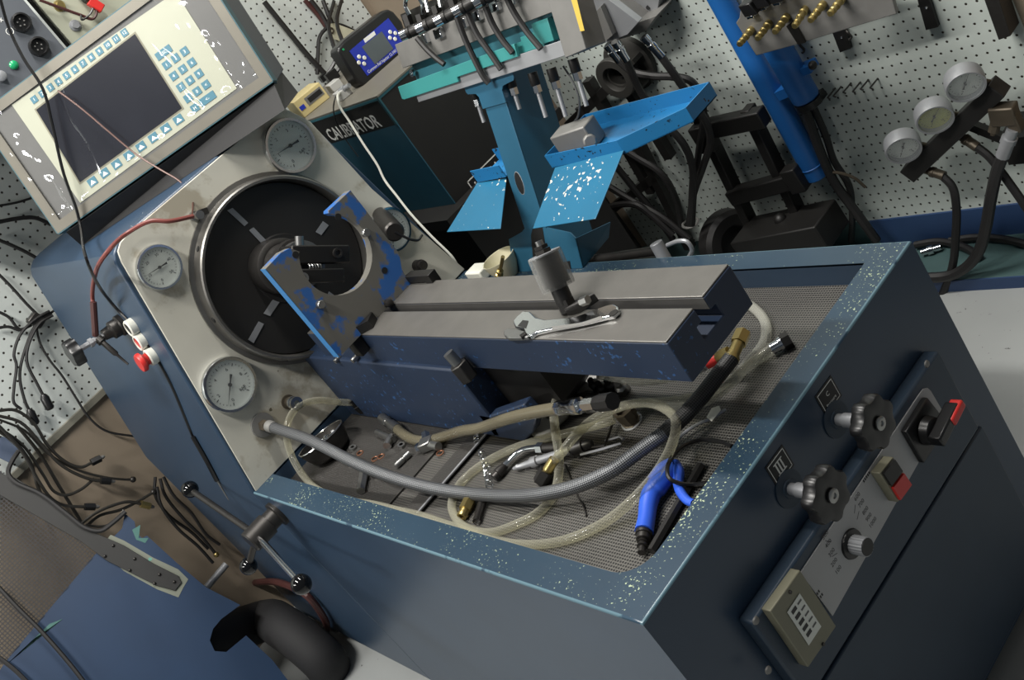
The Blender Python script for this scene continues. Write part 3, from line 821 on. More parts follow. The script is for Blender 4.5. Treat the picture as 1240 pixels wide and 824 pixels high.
lowr = [PZ(99, 298, zp), PZ(345, 133, zp)]; lowr += [PZ(361, 112, zp), lowr[1] + HB_ * 0.2 - HX * 0.05, lowr[0] + HB_ * 0.2 + HX * 0.05]
hi = [PZ(78, 284, 0.616), PZ(331, 104, 0.616)]; hi += [hi[1] + HB_ * 0.13, hi[1] + HB_ * 0.2 - HX * 0.05, hi[0] + HB_ * 0.2 + HX * 0.05]
hi[0] = hi[0] + HB_ * 0.012; hi[1] = hi[1] + HB_ * 0.012
HM.part('console_plinth', MB().loft([lowr, hi]), CONB, ang=20)
HM.part('panel', MB().prism([p - HN * 0.006 for p in q1], HN * 0.001), PANELG)
cq_ = [H(96, 246), H(286, 107), H(211.6, -10), H(13, 127)]
fpn = HM.part('keypad_plate', MB().prism([p - HN * 0.005 for p in cq_], HN * 0.0012), CREAMP)
sq_ = [H(96, 221), H(219.5, 131), H(162.5, 41), H(43, 133)]
HM.part('screen_frame', MB().prism([p - HN * 0.0037 for p in ins(sq_, -0.0035)], HN * 0.0004), OLIVE, fpn)
HM.part('screen', MB().prism([p - HN * 0.0032 for p in sq_], HN * 0.0005), SCREEN, fpn)
KO = -0.0037


def key(u, v, wx, wy, lab=None, tri=False):
    c = H(u, v) + HN * KO
    k = HM.part('key', MB().obox(c + HN * 0.0004, HX * wx, HY * wy, HN * 0.0005), KEY, fpn)
    if lab: text('key_legend', lab, 0.010, c + HN * 0.0010 - HY * 0.0033, HX, HY, WHITE, HM, fpn, 'CENTER', 0.0001)
    if tri: HM.part('key_arrow', MB().prism([c + HN * 0.001 - HY * 0.005 - HX * 0.007, c + HN * 0.001 - HY * 0.005 + HX * 0.007, c + HN * 0.001 + HY * 0.004], HN * 0.0002), WHITE, fpn)


a, b = H(40.5, 120.5), H(149.7, 39.5)
for i in range(12):
    q = a.lerp(b, i / 11); s = q - CAM; 
    cc = R @ s; key(620 + F * cc.x / cc.z, 412 + F * cc.y / cc.z, 0.0072, 0.0072, str(i + 1))
a, b = H(111, 220.3), H(215.2, 144.8)
for i in range(8):
    q = a.lerp(b, i / 7); cc = R @ (q - CAM); key(620 + F * cc.x / cc.z, 412 + F * cc.y / cc.z, 0.0105, 0.0085, None, True)
k0, kx, ky = H(201.0, 78.5), (H(222.7, 62.2) - H(201.0, 78.5)) / 2, (H(227.0, 118.7) - H(201.0, 78.5)) / 3
for r_, row in enumerate(('123', '456', '789', '.0<')):
    for c_, ch in enumerate(row):
        q = k0 + kx * c_ + ky * r_; cc = R @ (q - CAM)
        key(620 + F * cc.x / cc.z, 412 + F * cc.y / cc.z, 0.0085, 0.0080, ch)
key(235.3, 130.8, 0.0085, 0.0080, 'H'); key(250.5, 119.5, 0.019, 0.0080, '<-'); key(197.3, 63.5, 0.019, 0.0078, 'ESC')
# loose protective film with creases
from mathutils import noise as _n
nz_ = _n.noise
FOLDS = ((0.30, 0.06, 0.012, 0.006), (0.50, 0.10, 0.012, 0.007), (0.74, -0.05, 0.012, 0.006), (0.88, -0.10, 0.012, 0.007), (0.95, 0.06, 0.010, 0.006), (0.11, 0.05, 0.012, 0.006))
mb = MB(); nx, ny = 110, 60
f0, fx, fy = q1[0] + HX * -0.004, (q1[1] - q1[0]) * 1.012, (q1[3] - q1[0]) * 1.0
fl = []
for j in range(ny + 1):
    row = []
    for i in range(nx + 1):
        s_, t_ = i / nx, j / ny
        z = 0.002 + 0.0012 * math.sin(9 * s_ + 3 * t_) ** 2
        for (s0, sl, ww, hh) in FOLDS:
            z += 1.3 * hh * math.exp(-((s_ - s0 - sl * (t_ - .5) + 0.006 * math.sin(14 * t_ + s0 * 40)) / ww) ** 2) * (0.55 + 0.45 * math.sin(5 * t_ + s0 * 17))
        z += 0.003 * math.exp(-((t_ - 0.045) / 0.03) ** 2) * (0.6 + 0.4 * math.sin(38 * s_))
        edge = min(1, math.exp(-((s_ - 0.93) / 0.07) ** 2) + math.exp(-((s_ - 0.05) / 0.05) ** 2) + 0.7 * math.exp(-((t_ - 0.06) / 0.05) ** 2))
        z += 0.010 * edge * (nz_(V((s_ * 22, t_ * 7, 1.5))) ** 2) + 0.0015 * nz_(V((s_ * 9, t_ * 4, 7.7)))
        row.append(f0 + fx * s_ + fy * t_ + HN * z)
    fl.append(row)
mb.loft(fl, close=False)
HM.part('protective_film', mb, FILM, ang=80, label='creased clear plastic film over the screen')

# instruments behind the console
q = PX(58, 42, -1.70)
RK = Thing('signal_box', 'dark grey instrument box with round sockets behind the console top left', 'instrument', (-1.9, 0.1, 0.85))
RK.part('case', MB().box((-2.085, -0.06, PX(0, 125, -1.70).z), (-1.70, q.y + 0.01, 1.16)), PANELG, bevel=0.003)
XR = -1.70
q = PX(62, 45, XR)
RK.part('front_panel', MB().box((XR, -0.05, PX(0, 125, -1.70).z + 0.004), (XR + 0.004, q.y + 0.006, 1.155)), M('rack_grey', rgb(84, 88, 94), 0.5, 0, 0.1, 12), bevel=0.001)
XR += 0.004
for u, v in ((25, 28), (46, 57)):
    c = PX(u, v, XR)
    s = RK.part('round_socket', MB().lathe([(0.022, 0), (0.022, 0.012), (0.018, 0.013), (0.016, 0.004)], c, XA, 24), BLACK)
    for a in range(5):
        p = c + V((0.0045, 0.008 * math.cos(a * 1.2566), 0.008 * math.sin(a * 1.2566)))
        RK.part('socket_pin', MB().cyl(p, p + V((0.003, 0, 0)), 0.0018, n=8), ALUD, s)
c = PX(16.5, 79, XR); RK.part('indicator_lamp', MB().lathe([(0.010, 0), (0.010, 0.004), (0.008, 0.006), (0.004, 0.008)], c, XA, 18), GREEN)
c = PX(0, 93, XR); RK.part('selector_knob', MB().lathe([(0.013, 0), (0.012, 0.014), (0.009, 0.016)], c, XA, 18), ALU)
c = PX(12, 38, XR); RK.part('printed_ring', MB().torus(c, XA, 0.008, 0.0007, 24, 5), WHITE)
text('printed_text', 'Signal Box', 0.017, PX(-26, 46, XR + 0.0004), V((0, 1, 0)), V((0, 0, 1)), WHITE, RK)
CP = Thing('terminal_panel', 'cream wiring plate with brass terminal behind the console', 'panel', (-1.6, 0.4, 0.571))
qa, qb = PX(86, 52, -1.72), PX(150, 2, -1.72)
CP.part('plate', MB().box((-1.737, qa.y, 0.60), (-1.72, qb.y + 0.12, 1.15)), CREAMP, bevel=0.002)
CP.part('plate_stand', MB().box((-1.765, qa.y, 0.5715), (-1.7375, qb.y + 0.12, 1.15)), BLACKP)
for u, v, m_ in ((91, 31, ALU), (72, 7, BRASS)):
    c = PX(u, v, -1.72)
    CP.part('terminal_screw', MB().lathe([(0.014, 0), (0.013, 0.003), (0.008, 0.004), (0.008, 0.010), (0.003, 0.010)], c, XA, 16), m_)
CP.part('terminal_relay', MB().box((-1.72, PX(100, 0, -1.71).y, PX(103, 3, -1.71).z), (-1.69, PX(112, 0, -1.71).y, PX(103, 3, -1.71).z + 0.08)), BLACK, bevel=0.002)
CP.part('terminal_clip', MB().obox(PX(116, 6, -1.70), (0.008, 0, 0), (0, 0.01, 0.004), (0, -0.006, 0.016)), REDP, bevel=0.002)
w_ = [PX(u, v, -1.70) for u, v in ((48, 0), (72, 9), (97, 18), (112, 23), (117, 15), (114, 8))]
CP.part('terminal_wire', MB().tube(w_, 0.0035, 6), REDDK)
w_ = [PX(u, v, -1.698) for u, v in ((98, 18), (99, 24), (108, 18), (114, 8))]
CP.part('terminal_wire', MB().tube(w_, 0.0025, 6), BLACK)

# cables draped over the console and headstock
cp_ = [H(-2, -10, 0.06), H(10, 32, 0.035), H(28, 70, 0.03), H(52, 108, 0.025), H(63, 150, 0.02), H(77, 210, 0.02), H(92, 252, 0.015), H(97, 272, 0.015), PSD(104, 312, 0.05), PSD(117, 342, 0.04), PSD(140, 373, 0.008), PSD(168, 403, 0.004), PSD(200, 452, 0.004), PSD(234, 530, 0.004)]
cb_ = Thing('test_lead', 'long black test lead hanging over the console ending in a slim probe', 'cable', PSD(262, 588, 0.004))
cb_.part('lead', MB().tube(cp_, 0.0032, 6), BLACK)
cb_.part('probe_handle', MB().tube([PSD(234, 529, 0.006), PSD(250, 557, 0.006), PSD(263, 582, 0.006)], 0.0062, 8), BLACK)
cb_.part('probe_tip', MB().cyl(PSD(263, 582, 0.006), PSD(277, 606, 0.003), 0.003, 0.001, n=8), ALUD)
cw = [PX(233, 262, XP + 0.035), H(232, 238, 0.06), H(218, 220, 0.04), H(195, 206, 0.03), H(165, 187, 0.02), H(130, 158, 0.018), H(98, 131, 0.018), H(70, 110, 0.018)]
single('copper_wire', 'thin copper coloured wire crossing the console screen', 'wire', cw[0], MB().tube(cw, 0.0020, 6), COPW)

# ------------------------------------------------------------------ calibrator cabinet, handheld meter, beige box
YC = 0.90; XCB = PY(456, 116, YC).x; ZC = PY(456, 116, YC).z; ZCB = PY(545, 248, YC).z
BN = Thing('dark_bench', 'black bench behind the test bench carrying the calibrator', 'bench', (-1.7, 1.1, ZF))
BN.part('top', MB().box((-2.06, 0.83, ZCB - 0.03), (-1.34, 1.31, ZCB - 0.0005)), CALK)
BN.part('carcass', MB().box((-2.05, 0.88, ZF), (-1.38, 1.30, ZCB - 0.03)), CALK)
CA = Thing('calibrator', 'teal and black calibrator cabinet with white lettering behind the gauge panel', 'cabinet', (-1.7, 1.1, ZCB))
CA.part('case', MB().box((-2.04, YC + 0.003, ZCB), (XCB - 0.002, 1.30, ZC - 0.006)), CALK)
CA.part('top_cover', MB().box((-2.04, YC, ZC - 0.006), (XCB, 1.30, ZC)), CALTOP, bevel=0.001)
zb_ = PY(473, 153, YC).z
CA.part('front_panel', MB().box((-2.04, YC, ZCB), (XCB, YC + 0.003, zb_)), CALB)
CA.part('name_band', MB().box((-2.04, YC, zb_), (XCB - 0.008, YC + 0.003, ZC - 0.012)), CALK)
CA.part('edge_strip', MB().box((XCB - 0.008, YC - 0.001, zb_), (XCB, YC + 0.004, ZC - 0.006)), EDGET)
CA.part('edge_strip', MB().box((-2.04, YC - 0.001, ZC - 0.012), (XCB - 0.008, YC + 0.003, ZC - 0.006)), TEALD)
CA.part('edge_strip', MB().box((XCB - 0.002, YC + 0.004, ZC - 0.012), (XCB, 1.30, ZC - 0.006)), EDGET)
t0, t1 = PY(402, 171, YC - 0.0005), PY(465, 149, YC - 0.0005)
text('name_lettering', 'CALIBRATOR', 0.052, t0, (1, 0, 0), ZU, WHITE, CA, squash=(t1 - t0).length / 0.33, bold=0.0006)
xs = XCB - 0.0018
s0 = PX(566, 222, xs); sg = MB()
sp_ = V((xs, s0.y, s0.z))
CA.part('maker_plate', MB().box((xs, sp_.y, sp_.z - 0.055), (xs + 0.001, sp_.y + 0.19, sp_.z + 0.004)), INK)
mb = MB()
for (a0, a1) in (((0, -0.055), (0.19, -0.052)), ((0, 0.001), (0.19, 0.004)), ((0, -0.055), (0.003, 0.004)), ((0.187, -0.055), (0.19, 0.004))):
    CA.part('plate_border', MB().box((xs + 0.001, sp_.y + a0[0], sp_.z + a0[1]), (xs + 0.0014, sp_.y + a1[0], sp_.z + a1[1])), WHITE)
text('maker_lettering', 'LUCAS', 0.040, (xs + 0.0014, sp_.y + 0.014, sp_.z - 0.038), (0, 1, 0), ZU, WHITE, CA)

xm = PZ(440, 104, ZC).x
HT = Thing('handheld_meter', 'black handheld meter with blue face standing on the calibrator', 'meter', (xm, PZ(440, 104, ZC).y, ZC))
def MX(u, v, o=0.0): return PX(u, v, xm + o)
oc = [(409, 58), (418, 48), (463, 13), (470, 10.5), (477, 14), (487, 26), (497, 54), (494, 62), (448, 101), (440, 104), (432, 98), (410, 64)]
o3 = [MX(u, v) for u, v in oc]
HT.part('case', MB().prism([p - V((0.05, 0, 0)) for p in o3], (0.05, 0, 0)), BLACK, bevel=0.006)
fq = [MX(u, v, 0.0005) for u, v in ((423, 62), (444.7, 92), (493.5, 54), (470, 22))]
fc = HT.part('face_label', MB().prism(fq, (0.001, 0, 0)), BLUEFACE, label='bright blue face label')
HT.part('lcd', MB().prism([MX(u, v, 0.0016) for u, v in ((438, 57), (454, 78), (476, 59), (462, 38))], (0.0008, 0, 0)), LCD)
HT.part('badge', MB().prism([MX(u, v, 0.0016) for u, v in ((440, 47.5), (442.3, 52), (455, 42), (453, 37.5))], (0.0006, 0, 0)), WHITE)
for u, v in ((438, 73), (475.5, 43)):
    c = MX(u, v, 0.0016); pc = None
    for dy, dz in ((0, 0.011), (0.011, 0), (0, -0.011), (-0.011, 0)):
        p = c + V((0, dy, dz)); HT.part('arrow_button', MB().lathe([(0.0058, 0), (0.0045, 0.002)], p, XA, 10), WHITEPL)
yd_ = (fq[2] - fq[1]).normalized()
text('face_lettering', 'Common Rail Injector 12-14V DC', 0.0115, MX(446.5, 89, 0.0016), yd_, V((1, 0, 0)).cross(yd_), WHITE, HT, squash=0.78)
c = MX(413.5, 61, -0.01); HT.part('power_light', MB().cyl(c, c + V((0.012, 0, 0)), 0.003, n=8), GREEN)
c = MX(436, 95, -0.02)
HT.part('meter_foot', MB().cyl(MX(447, 104, 0.004), MX(447, 104, 0.004) + V((0, 0, -0.006)), 0.006, n=10), ALU)
# white lead
con = PZ(431, 98, ZC + 0.025)
wl_ = Thing('white_lead', 'white cable hanging down the front of the calibrator', 'cable', con)
cn0 = PZ(412, 111, ZC + 0.02)
wl_.part('connector', MB().lathe([(0.008, 0), (0.008, 0.012), (0.010, 0.013), (0.010, 0.022), (0.007, 0.023), (0.007, 0.04)], cn0, con - cn0, 12), ALU)
wp = [cn0] + [PY(u, v, y) for u, v, y in ((409, 120, 0.90), (412, 130, 0.892), (423, 147, 0.885), (441, 176, 0.86), (457, 200, 0.84), (465, 217, 0.82), (480, 237, 0.79), (498, 260, 0.765), (524, 288, 0.745), (548, 312, 0.735), (556, 326, 0.732))]
wl_.part('cable', MB().tube(wp, 0.0032, 6), WHITEPL)
bp = [cn0 + V((-0.002, -0.004, 0)), PY(405, 122, 0.895), PY(404, 135, 0.892), PY(408, 150, 0.89), PY(418, 168, 0.888), PY(434, 190, 0.88)]
single('thin_black_lead', 'thin black lead drooping across the calibrator lettering', 'cable', bp[0], MB().tube(bp, 0.0018, 5), BLACK)
# beige box
b0, b1 = PZ(369, 143, ZC), PZ(400, 118, ZC)
ux = (b1 - b0).normalized(); uy = V((-ux.y, ux.x, 0))
BB = Thing('beige_meter', 'small beige panel meter lying on the calibrator top', 'meter', (b0 + b1) / 2)
L_ = (b1 - b0).length
BB.part('case', MB().obox((b0 + b1) / 2 + uy * 0.05 + V((0, 0, 0.026)), ux * L_ / 2, uy * 0.05, (0, 0, 0.026)), BEIGE, bevel=0.002)
fcx = (b0 + b1) / 2 - uy * 0.0005
BB.part('window', MB().obox(fcx + ux * 0.012 + V((0, 0, 0.030)), ux * L_ * 0.30, uy * 0.0006, (0, 0, 0.012)), ALUD)
BB.part('display', MB().obox(fcx - uy * 0.001 + ux * 0.014 + V((0, 0, 0.030)), ux * L_ * 0.24, uy * 0.0005, (0, 0, 0.007)), INK)
BB.part('badge', MB().obox(fcx - uy * 0.0006 - ux * L_ * 0.36 + V((0, 0, 0.026)), ux * 0.008, uy * 0.0005, (0, 0, 0.006)), BLUEFACE)
# black power plugs and white blocks behind
for i, (u, v, s_) in enumerate(((402, 92, 0.018), (392, 94, 0.012))):
    p = PZ(u, v, ZC + 0.02)
    single('black_plug', ('larger black plug with cable beside the handheld meter', 'smaller black plug behind the beige meter')[i], 'plug', (p.x, p.y, ZC),
           MB().obox(p, ux * s_, uy * 0.012, (0, 0, s_ * 0.8)).tube([p + ux * s_, p + ux * s_ + V((0.01, 0.05, 0.02)), p + V((-0.04, 0.14, 0.10)), p + V((-0.10, 0.24, 0.14))], 0.006, 6), BLACK)
for i, (u, v) in enumerate(((418, 118), (408, 108))):
    p = PZ(u, v, ZC)
    single('white_adapter', ('white adapter block beside the white cable connector', 'white adapter block nearest the beige meter')[i], 'adapter', p, MB().obox(p + V((0, 0, 0.012)), ux * 0.018, uy * 0.024, (0, 0, 0.012)), M('pale_grey', rgb(170, 170, 166), 0.5, 0, 0.06, 20), bevel=0.002)
# tag and cables on the far left pegboard
tp = [PL(u, v, 0.03) for u, v in ((398, 29), (405, 28), (437, 40), (416, 51), (399, 46))]
TG = Thing('manila_tag', 'pale manila tag tied to the cable bundle on the pegboard', 'tag', tp[0])
TG.part('card', MB().prism(tp, WX * 0.001), CARD)
TG.part('eyelet', MB().torus(PL(401, 37, 0.032), WX, 0.008, 0.003, 14, 6), DBRASS)
for i, (pts_, r_, m_) in enumerate((([(369, 0), (385, 18), (396, 34)], 0.0075, REDDK), ([(376, 0), (388, 16), (398, 34)], 0.0085, RUBBER), ([(391, 0), (397, 16), (402, 28)], 0.007, RUBBER), ([(402, 28), (415, 31), (430, 38), (440, 45)], 0.005, RUBBER), ([(396, 33), (387, 45), (385, 65), (384, 90)], 0.006, RUBBER), ([(320, 2), (345, 33), (372, 66), (396, 92)], 0.0085, RUBBER))):
    lb = ('dark red hose at the left of the bundle on the far pegboard', 'thick black hose beside the dark red one on the far pegboard', 'black hose entering the tagged bundle from above', 'short black cable running right from the manila tag',
          'black cable dropping from the bundle to the beige meter', 'long black cable crossing the pegboard right of the console')[i]
    P_ = [PL(u, v, 0.02 + 0.004 * (i % 3)) for u, v in pts_]
    single('wall_cable', lb, 'cable', P_[0], MB().tube(P_, r_, 7), m_)

# ------------------------------------------------------------------ injector stand leaning over the back of the bench
SN = V((0, -0.94, 0.34)).normalized(); SU = V((0, 0.34, 0.94)).normalized(); S0 = V((0, 0.70, 0.0))
def S(x, s, o=0.0): return V((x, 0, 0)) + S0 + SU * s + SN * o
def SP(u, v, o=0.0):
    p = PN(u, v, SN, S0 + SN * o)
    return p + SU * (max(0.0, 0.0006 - p.z) / SU.z)
def sq(p): return V(p).x, (V(p) - S0).dot(SU)
def sbox(x0, x1, s0, s1, o0, o1): return MB().prism([S(x0, s0, o0), S(x1, s0, o0), S(x1, s1, o0), S(x0, s1, o0)], SN * (o1 - o0))


IS = Thing('injector_stand', 'blue folded steel stand carrying a row of injector fittings over the bench', 'stand', (-0.86, 0.71, 0.0))
IS.part('post', sbox(-0.900, -0.826, 0.0, 0.405, -0.003, 0.0), POSTB, bevel=0.001, label='worn blue front face of the post')
IS.part('post_side', sbox(-0.829, -0.826, 0.046, 0.43, -0.115, -0.003), POSTB)
IS.part('post_side', sbox(-0.900, -0.897, 0.046, 0.43, -0.115, -0.003), POSTB)
mb = MB().prism([S(x, s) for x, s in [(-0.905, 0.36), (-0.905, 0.385), (-0.912, 0.393), (-0.940, 0.397), (-0.944, 0.402), (-0.944, 0.43), (-0.772, 0.43), (-0.772, 0.402), (-0.776, 0.397), (-0.815, 0.393), (-0.822, 0.385), (-0.822, 0.36)]], SN * 0.003)
IS.part('post_head', mb, POSTB)
c = SP(629, 222, 0.0); mb = MB().loft([[c + V((1, 0, 0)) * 0.0115 * math.cos(a * math.pi / 12) * k + SU * 0.024 * math.sin(a * math.pi / 12) * k + SN * h for a in range(24)] for k, h in ((1.0, 0.0002), (0.9, 0.0005))])
IS.part('post_hole', mb, INK)
mb = MB().loft([[c + V((1, 0, 0)) * 0.0125 * math.cos(a * math.pi / 12) * k + SU * 0.0255 * math.sin(a * math.pi / 12) * k + SN * h for a in range(24)] for k, h in ((1.0, 0.0), (0.94, 0.0003))], cap0=False, cap1=False)
IS.part('hole_edge', mb, ALU)
IS.part('post_slot', MB().prism([SP(u, v, 0.0003) for u, v in ((646, 273), (643, 285), (646, 318), (664, 318), (656, 270))], SN * 0.0004), INK)
IS.part('foot', MB().prism([SP(u, v) for u, v in ((634, 278), (632, 281), (616, 290), (617, 296), (622, 330), (646, 330), (645, 278))], -SN * 0.003), POSTB)
fr = [SP(u, v) for u, v in ((660, 280), (662, 276), (690, 282), (697, 289), (709, 334), (668, 336))]
IS.part('foot', MB().prism(fr, -SN * 0.003), POSTB)
IS.part('foot_side', MB().prism([fr[3], fr[4], fr[4] - SN * 0.10 + V((0, 0, 0.036)), fr[3] - SN * 0.10], V((-0.003, 0, 0))), POSTB)
IS.part('foot_hole', MB().prism([SP(u, v, 0.0004) for u, v in ((680, 318), (690, 316), (694, 333), (684, 334))], SN * 0.0004), INK)
# rack bars
IS.part('lower_bar', sbox(-1.118, -0.594, 0.412, 0.440, 0.0, 0.012), ALU, bevel=0.001, label='bright aluminium lower bar')
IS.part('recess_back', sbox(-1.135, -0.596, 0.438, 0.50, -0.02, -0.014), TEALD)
tl = [(-1.168, 0.430), (-1.160, 0.427), (-0.935, 0.427), (-0.935, 0.437), (-0.72, 0.437), (-0.72, 0.462), (-1.168, 0.458)]
IS.part('drip_plate', MB().prism([S(x, s, 0.012) for x, s in tl], SN * 0.007), TEAL, bevel=0.001, label='teal plate in front of the bars')
IS.part('drip_plate', MB().prism([S(x, s, -0.012) for x, s in ((-0.76, 0.44), (-0.657, 0.44), (-0.657, 0.470), (-0.72, 0.470), (-0.72, 0.462), (-0.76, 0.462))], SN * 0.012), TEAL, bevel=0.001)
IS.part('drip_block', sbox(-0.672, -0.622, 0.444, 0.486, -0.012, 0.004), TEAL, bevel=0.001)
for x, s, o in ((-1.125, 0.476, 0.0), (-0.612, 0.487, -0.01)):
    IS.part('rack_screw', MB().lathe([(0.008, 0), (0.008, 0.005), (0.004, 0.005), (0.003, 0.002)], S(x, s, o - 0.004), SN, 14), CHROME)
IS.part('upper_bar', sbox(-1.137, -0.594, 0.492, 0.545, -0.02, 0.010), ALUD, bevel=0.001, label='stained grey upper bar')
IS.part('end_plate', MB().prism([S(-0.594, 0.408, 0.014), S(-0.532, 0.412, 0.014), S(-0.532, 0.60, 0.014), S(-0.594, 0.60, 0.014)], -SN * 0.05), ALUD, bevel=0.0015)
IS.part('tape', MB().prism([SP(u, v, 0.0145) for u, v in ((694, -2), (699, 0), (708, 37), (703, 38), (692, 0))], SN * 0.0006), YTAPE)
IS.part('clamp_bar', sbox(-1.10, -0.60, 0.545, 0.60, -0.05, -0.005), BLACKST)
for (tu, tv), (ru, rv) in (((484.5, 44), (503, 36)), ((505, 36), (527, 25)), ((527, 27), (548, 16)), ((549, 15.5), (570, 4)), ((573.5, 5), (594, -6)), ((600, -6), (620, -16))):
    a, b = SP(tu, tv, 0.055), SP(ru, rv, 0.030); d_ = (b - a)
    n_ = IS.part('nozzle_holder', MB().lathe([(0.0125, d_.length * 0.42), (0.0125, d_.length * 0.62), (0.0110, d_.length * 0.64), (0.0125, d_.length * 0.70), (0.0125, d_.length * 1.25)], a, d_, 14), BLACKST)
    IS.part('nozzle_cap', MB().lathe([(0.006, 0.004), (0.0075, 0.0), (0.0115, 0.001), (0.0115, d_.length * 0.42)], a, d_, 14, cap0=True), CHROME, n_)
    IS.part('nozzle_bore', MB().cyl(a - d_ * 0.002, a + d_ * 0.03, 0.006, n=12), INK, n_)
for u, v in ((516, 48), (534, 41), (563, 29), (580, 20), (602, 8), (622, 0)):
    a = SP(u, v, 0.012); IS.part('collar_nut', MB().obox(a + SU * 0.002, V((0.013, 0, 0)), SN * 0.010, SU * 0.010), CHROME, bevel=0.002)
for k, pl_ in enumerate(([(505, 46), (517, 60), (530, 72), (538, 78)], [(553, 20), (563, 47), (576, 75), (586, 94), (592, 101)], [(566, 16), (578, 42), (592, 62), (607, 84)],
                         [(588, 8), (596, 28), (608, 48), (621, 64)], [(613, -4), (622, 14), (637, 37), (655, 59)])):
    IS.part('injector_hose', MB().tube([SP(u, v, 0.034 - 0.004 * i) for i, (u, v) in enumerate(pl_)], 0.0062, 8), RUBBER)
for pl_ in ([(496, 18), (491, 8), (493, -4), (500, -12)], [(512, 17), (511, 4), (504, -8)], [(534, 8), (531, -6)], [(519, 14), (514, -6)]):
    IS.part('steel_pipe', MB().tube([SP(u, v, 0.02) for u, v in pl_], 0.0045, 8), CHROME)
for u, v in ((494, 24), (510, 24), (529, 14), (548, 2)):
    a = SP(u, v, 0.012); IS.part('pipe_nut', MB().hexn(a - SU * 0.012, a + SU * 0.012, 0.011), BLACKST)
# hanging outlet stubs
for (u, v), L in (((576, 117), 0.036), ((620, 103), 0.03), ((648, 100), 0.05), ((671, 95), 0.055), ((697, 84), 0.05)):
    a = SP(u, v, -0.02)
    st_ = IS.part('outlet_stub', MB().lathe([(0.010, -0.02), (0.010, 0.004), (0.0085, 0.006)], a, -SU, 12), BLACKST)
    IS.part('stub_nut', MB().hexn(a - SU * 0.006, a - SU * 0.020, 0.009), CHROME, st_)
    IS.part('stub_pipe', MB().cyl(a - SU * 0.020, a - SU * (0.02 + L), 0.0045, n=10), ALU, st_)
IS.part('stub_lead', MB().tube([SP(u, v, -0.05) for u, v in ((682, 80), (694, 100), (701, 120), (700, 140), (694, 150))], 0.0022, 5), GREYPL)

# drip tray with two flaps fixed to the post
DT = Thing('drip_tray', 'sky blue chipped drip tray with two sloping flaps fixed to the stand post', 'tray', S(-0.8, 0.2, 0.02))
lipz0, lipz1 = 0.200, 0.229
def flat(x, y, z): return V((x, y, z))
tr = [(-0.745, 0.772), (-0.531, 0.774), (-0.405, 0.842), (-0.405, 0.92), (-0.745, 0.91)]
DT.part('tray_floor', MB().prism([(x, y, lipz0) for x, y in tr], (0, 0, 0.002)), SKYBD)
for i in range(5):
    a, b = V(tr[i] + (lipz0,)), V(tr[(i + 1) % 5] + (lipz0,))
    n_ = (b - a).cross(V((0, 0, 1))).normalized()
    DT.part('tray_lip', MB().prism([a, b, b + V((0, 0, .03)), a + V((0, 0, .03))], -n_ * 0.002), SKYBD)
DT.part('tray_floor', MB().prism([(-1.01, 0.772, lipz0), (-0.902, 0.772, lipz0), (-0.902, 0.85, lipz0), (-1.01, 0.85, lipz0)], (0, 0, 0.002)), SKYBD)
DT.part('tray_lip', MB().box((-1.01, 0.770, lipz0), (-0.902, 0.772, lipz0 + 0.03)), SKYBD)
DT.part('tray_lip', MB().box((-1.01, 0.848, lipz0), (-0.902, 0.850, lipz0 + 0.03)), SKYBD)
def flap(p0, p1, q0, q1, lb):
    a, b = PY(*p0, 0.772), PY(*p1, 0.774)
    c_, d_ = PY(*q1, 0.652), PY(*q0, 0.652)
    n_ = (b - a).cross(d_ - a).normalized()
    DT.part('flap', MB().prism([a, b, c_, d_], n_ * 0.002), SKYB, bevel=0.0006, label=lb)
flap((672, 203), (755, 182), (645, 277), (721, 265), 'larger right flap with scratched paint')
flap((578, 221), (613, 216), (541, 281), (606, 277), 'smaller left flap with scratched paint')
TB = S(-0.66, 0, 0); a = PZ(700, 186, lipz0 + 0.012)
single('tray_block', 'dull grey metal block with a bolt lying in the blue drip tray', 'block', (a.x, a.y, lipz0 + 0.002),
       MB().obox(V((-0.69, 0.825, lipz0 + 0.028)), (0.045, 0.008, 0), (-0.004, 0.022, 0), (0, 0, 0.025)).lathe([(0.014, 0), (0.014, 0.014), (0.008, 0.014)], V((-0.648, 0.812, lipz0 + 0.022)), (0.8, -0.6, 0.1), 8), ALUD, bevel=0.003)

# ------------------------------------------------------------------ behind the bench: dark hoses, rods, rail handle
e0, e1 = PY(712, 317, 0.742), PY(799, 303, 0.742)
RH = Thing('swivel_rod', 'dark rod with aluminium end knob lying along the back rim', 'rod', (e1.x, e1.y, 0.0))
RH.part('rod', MB().cyl(e0 - V((0.06, 0, 0)), e1 + V((0.01, 0, 0)), 0.0095, n=16), DARKST)
k0_, k1_ = PY(794, 294, 0.735), PY(812, 326, 0.725)
RH.part('end_knob', MB().cyl(k0_, k1_, 0.013, n=20), ALU, bevel=0.001)
RH.part('bent_handle', MB().tube([PY(u, v, 0.728) for u, v in ((808, 297), (822, 292), (832, 293), (838, 302), (833, 313), (822, 326))], 0.0042, 8, seg=3), ALU)
RH.part('rod_base', MB().box((e0.x - 0.10, 0.722, -0.02), (e1.x - 0.02, 0.77, e0.z - 0.012)), BLACKP)
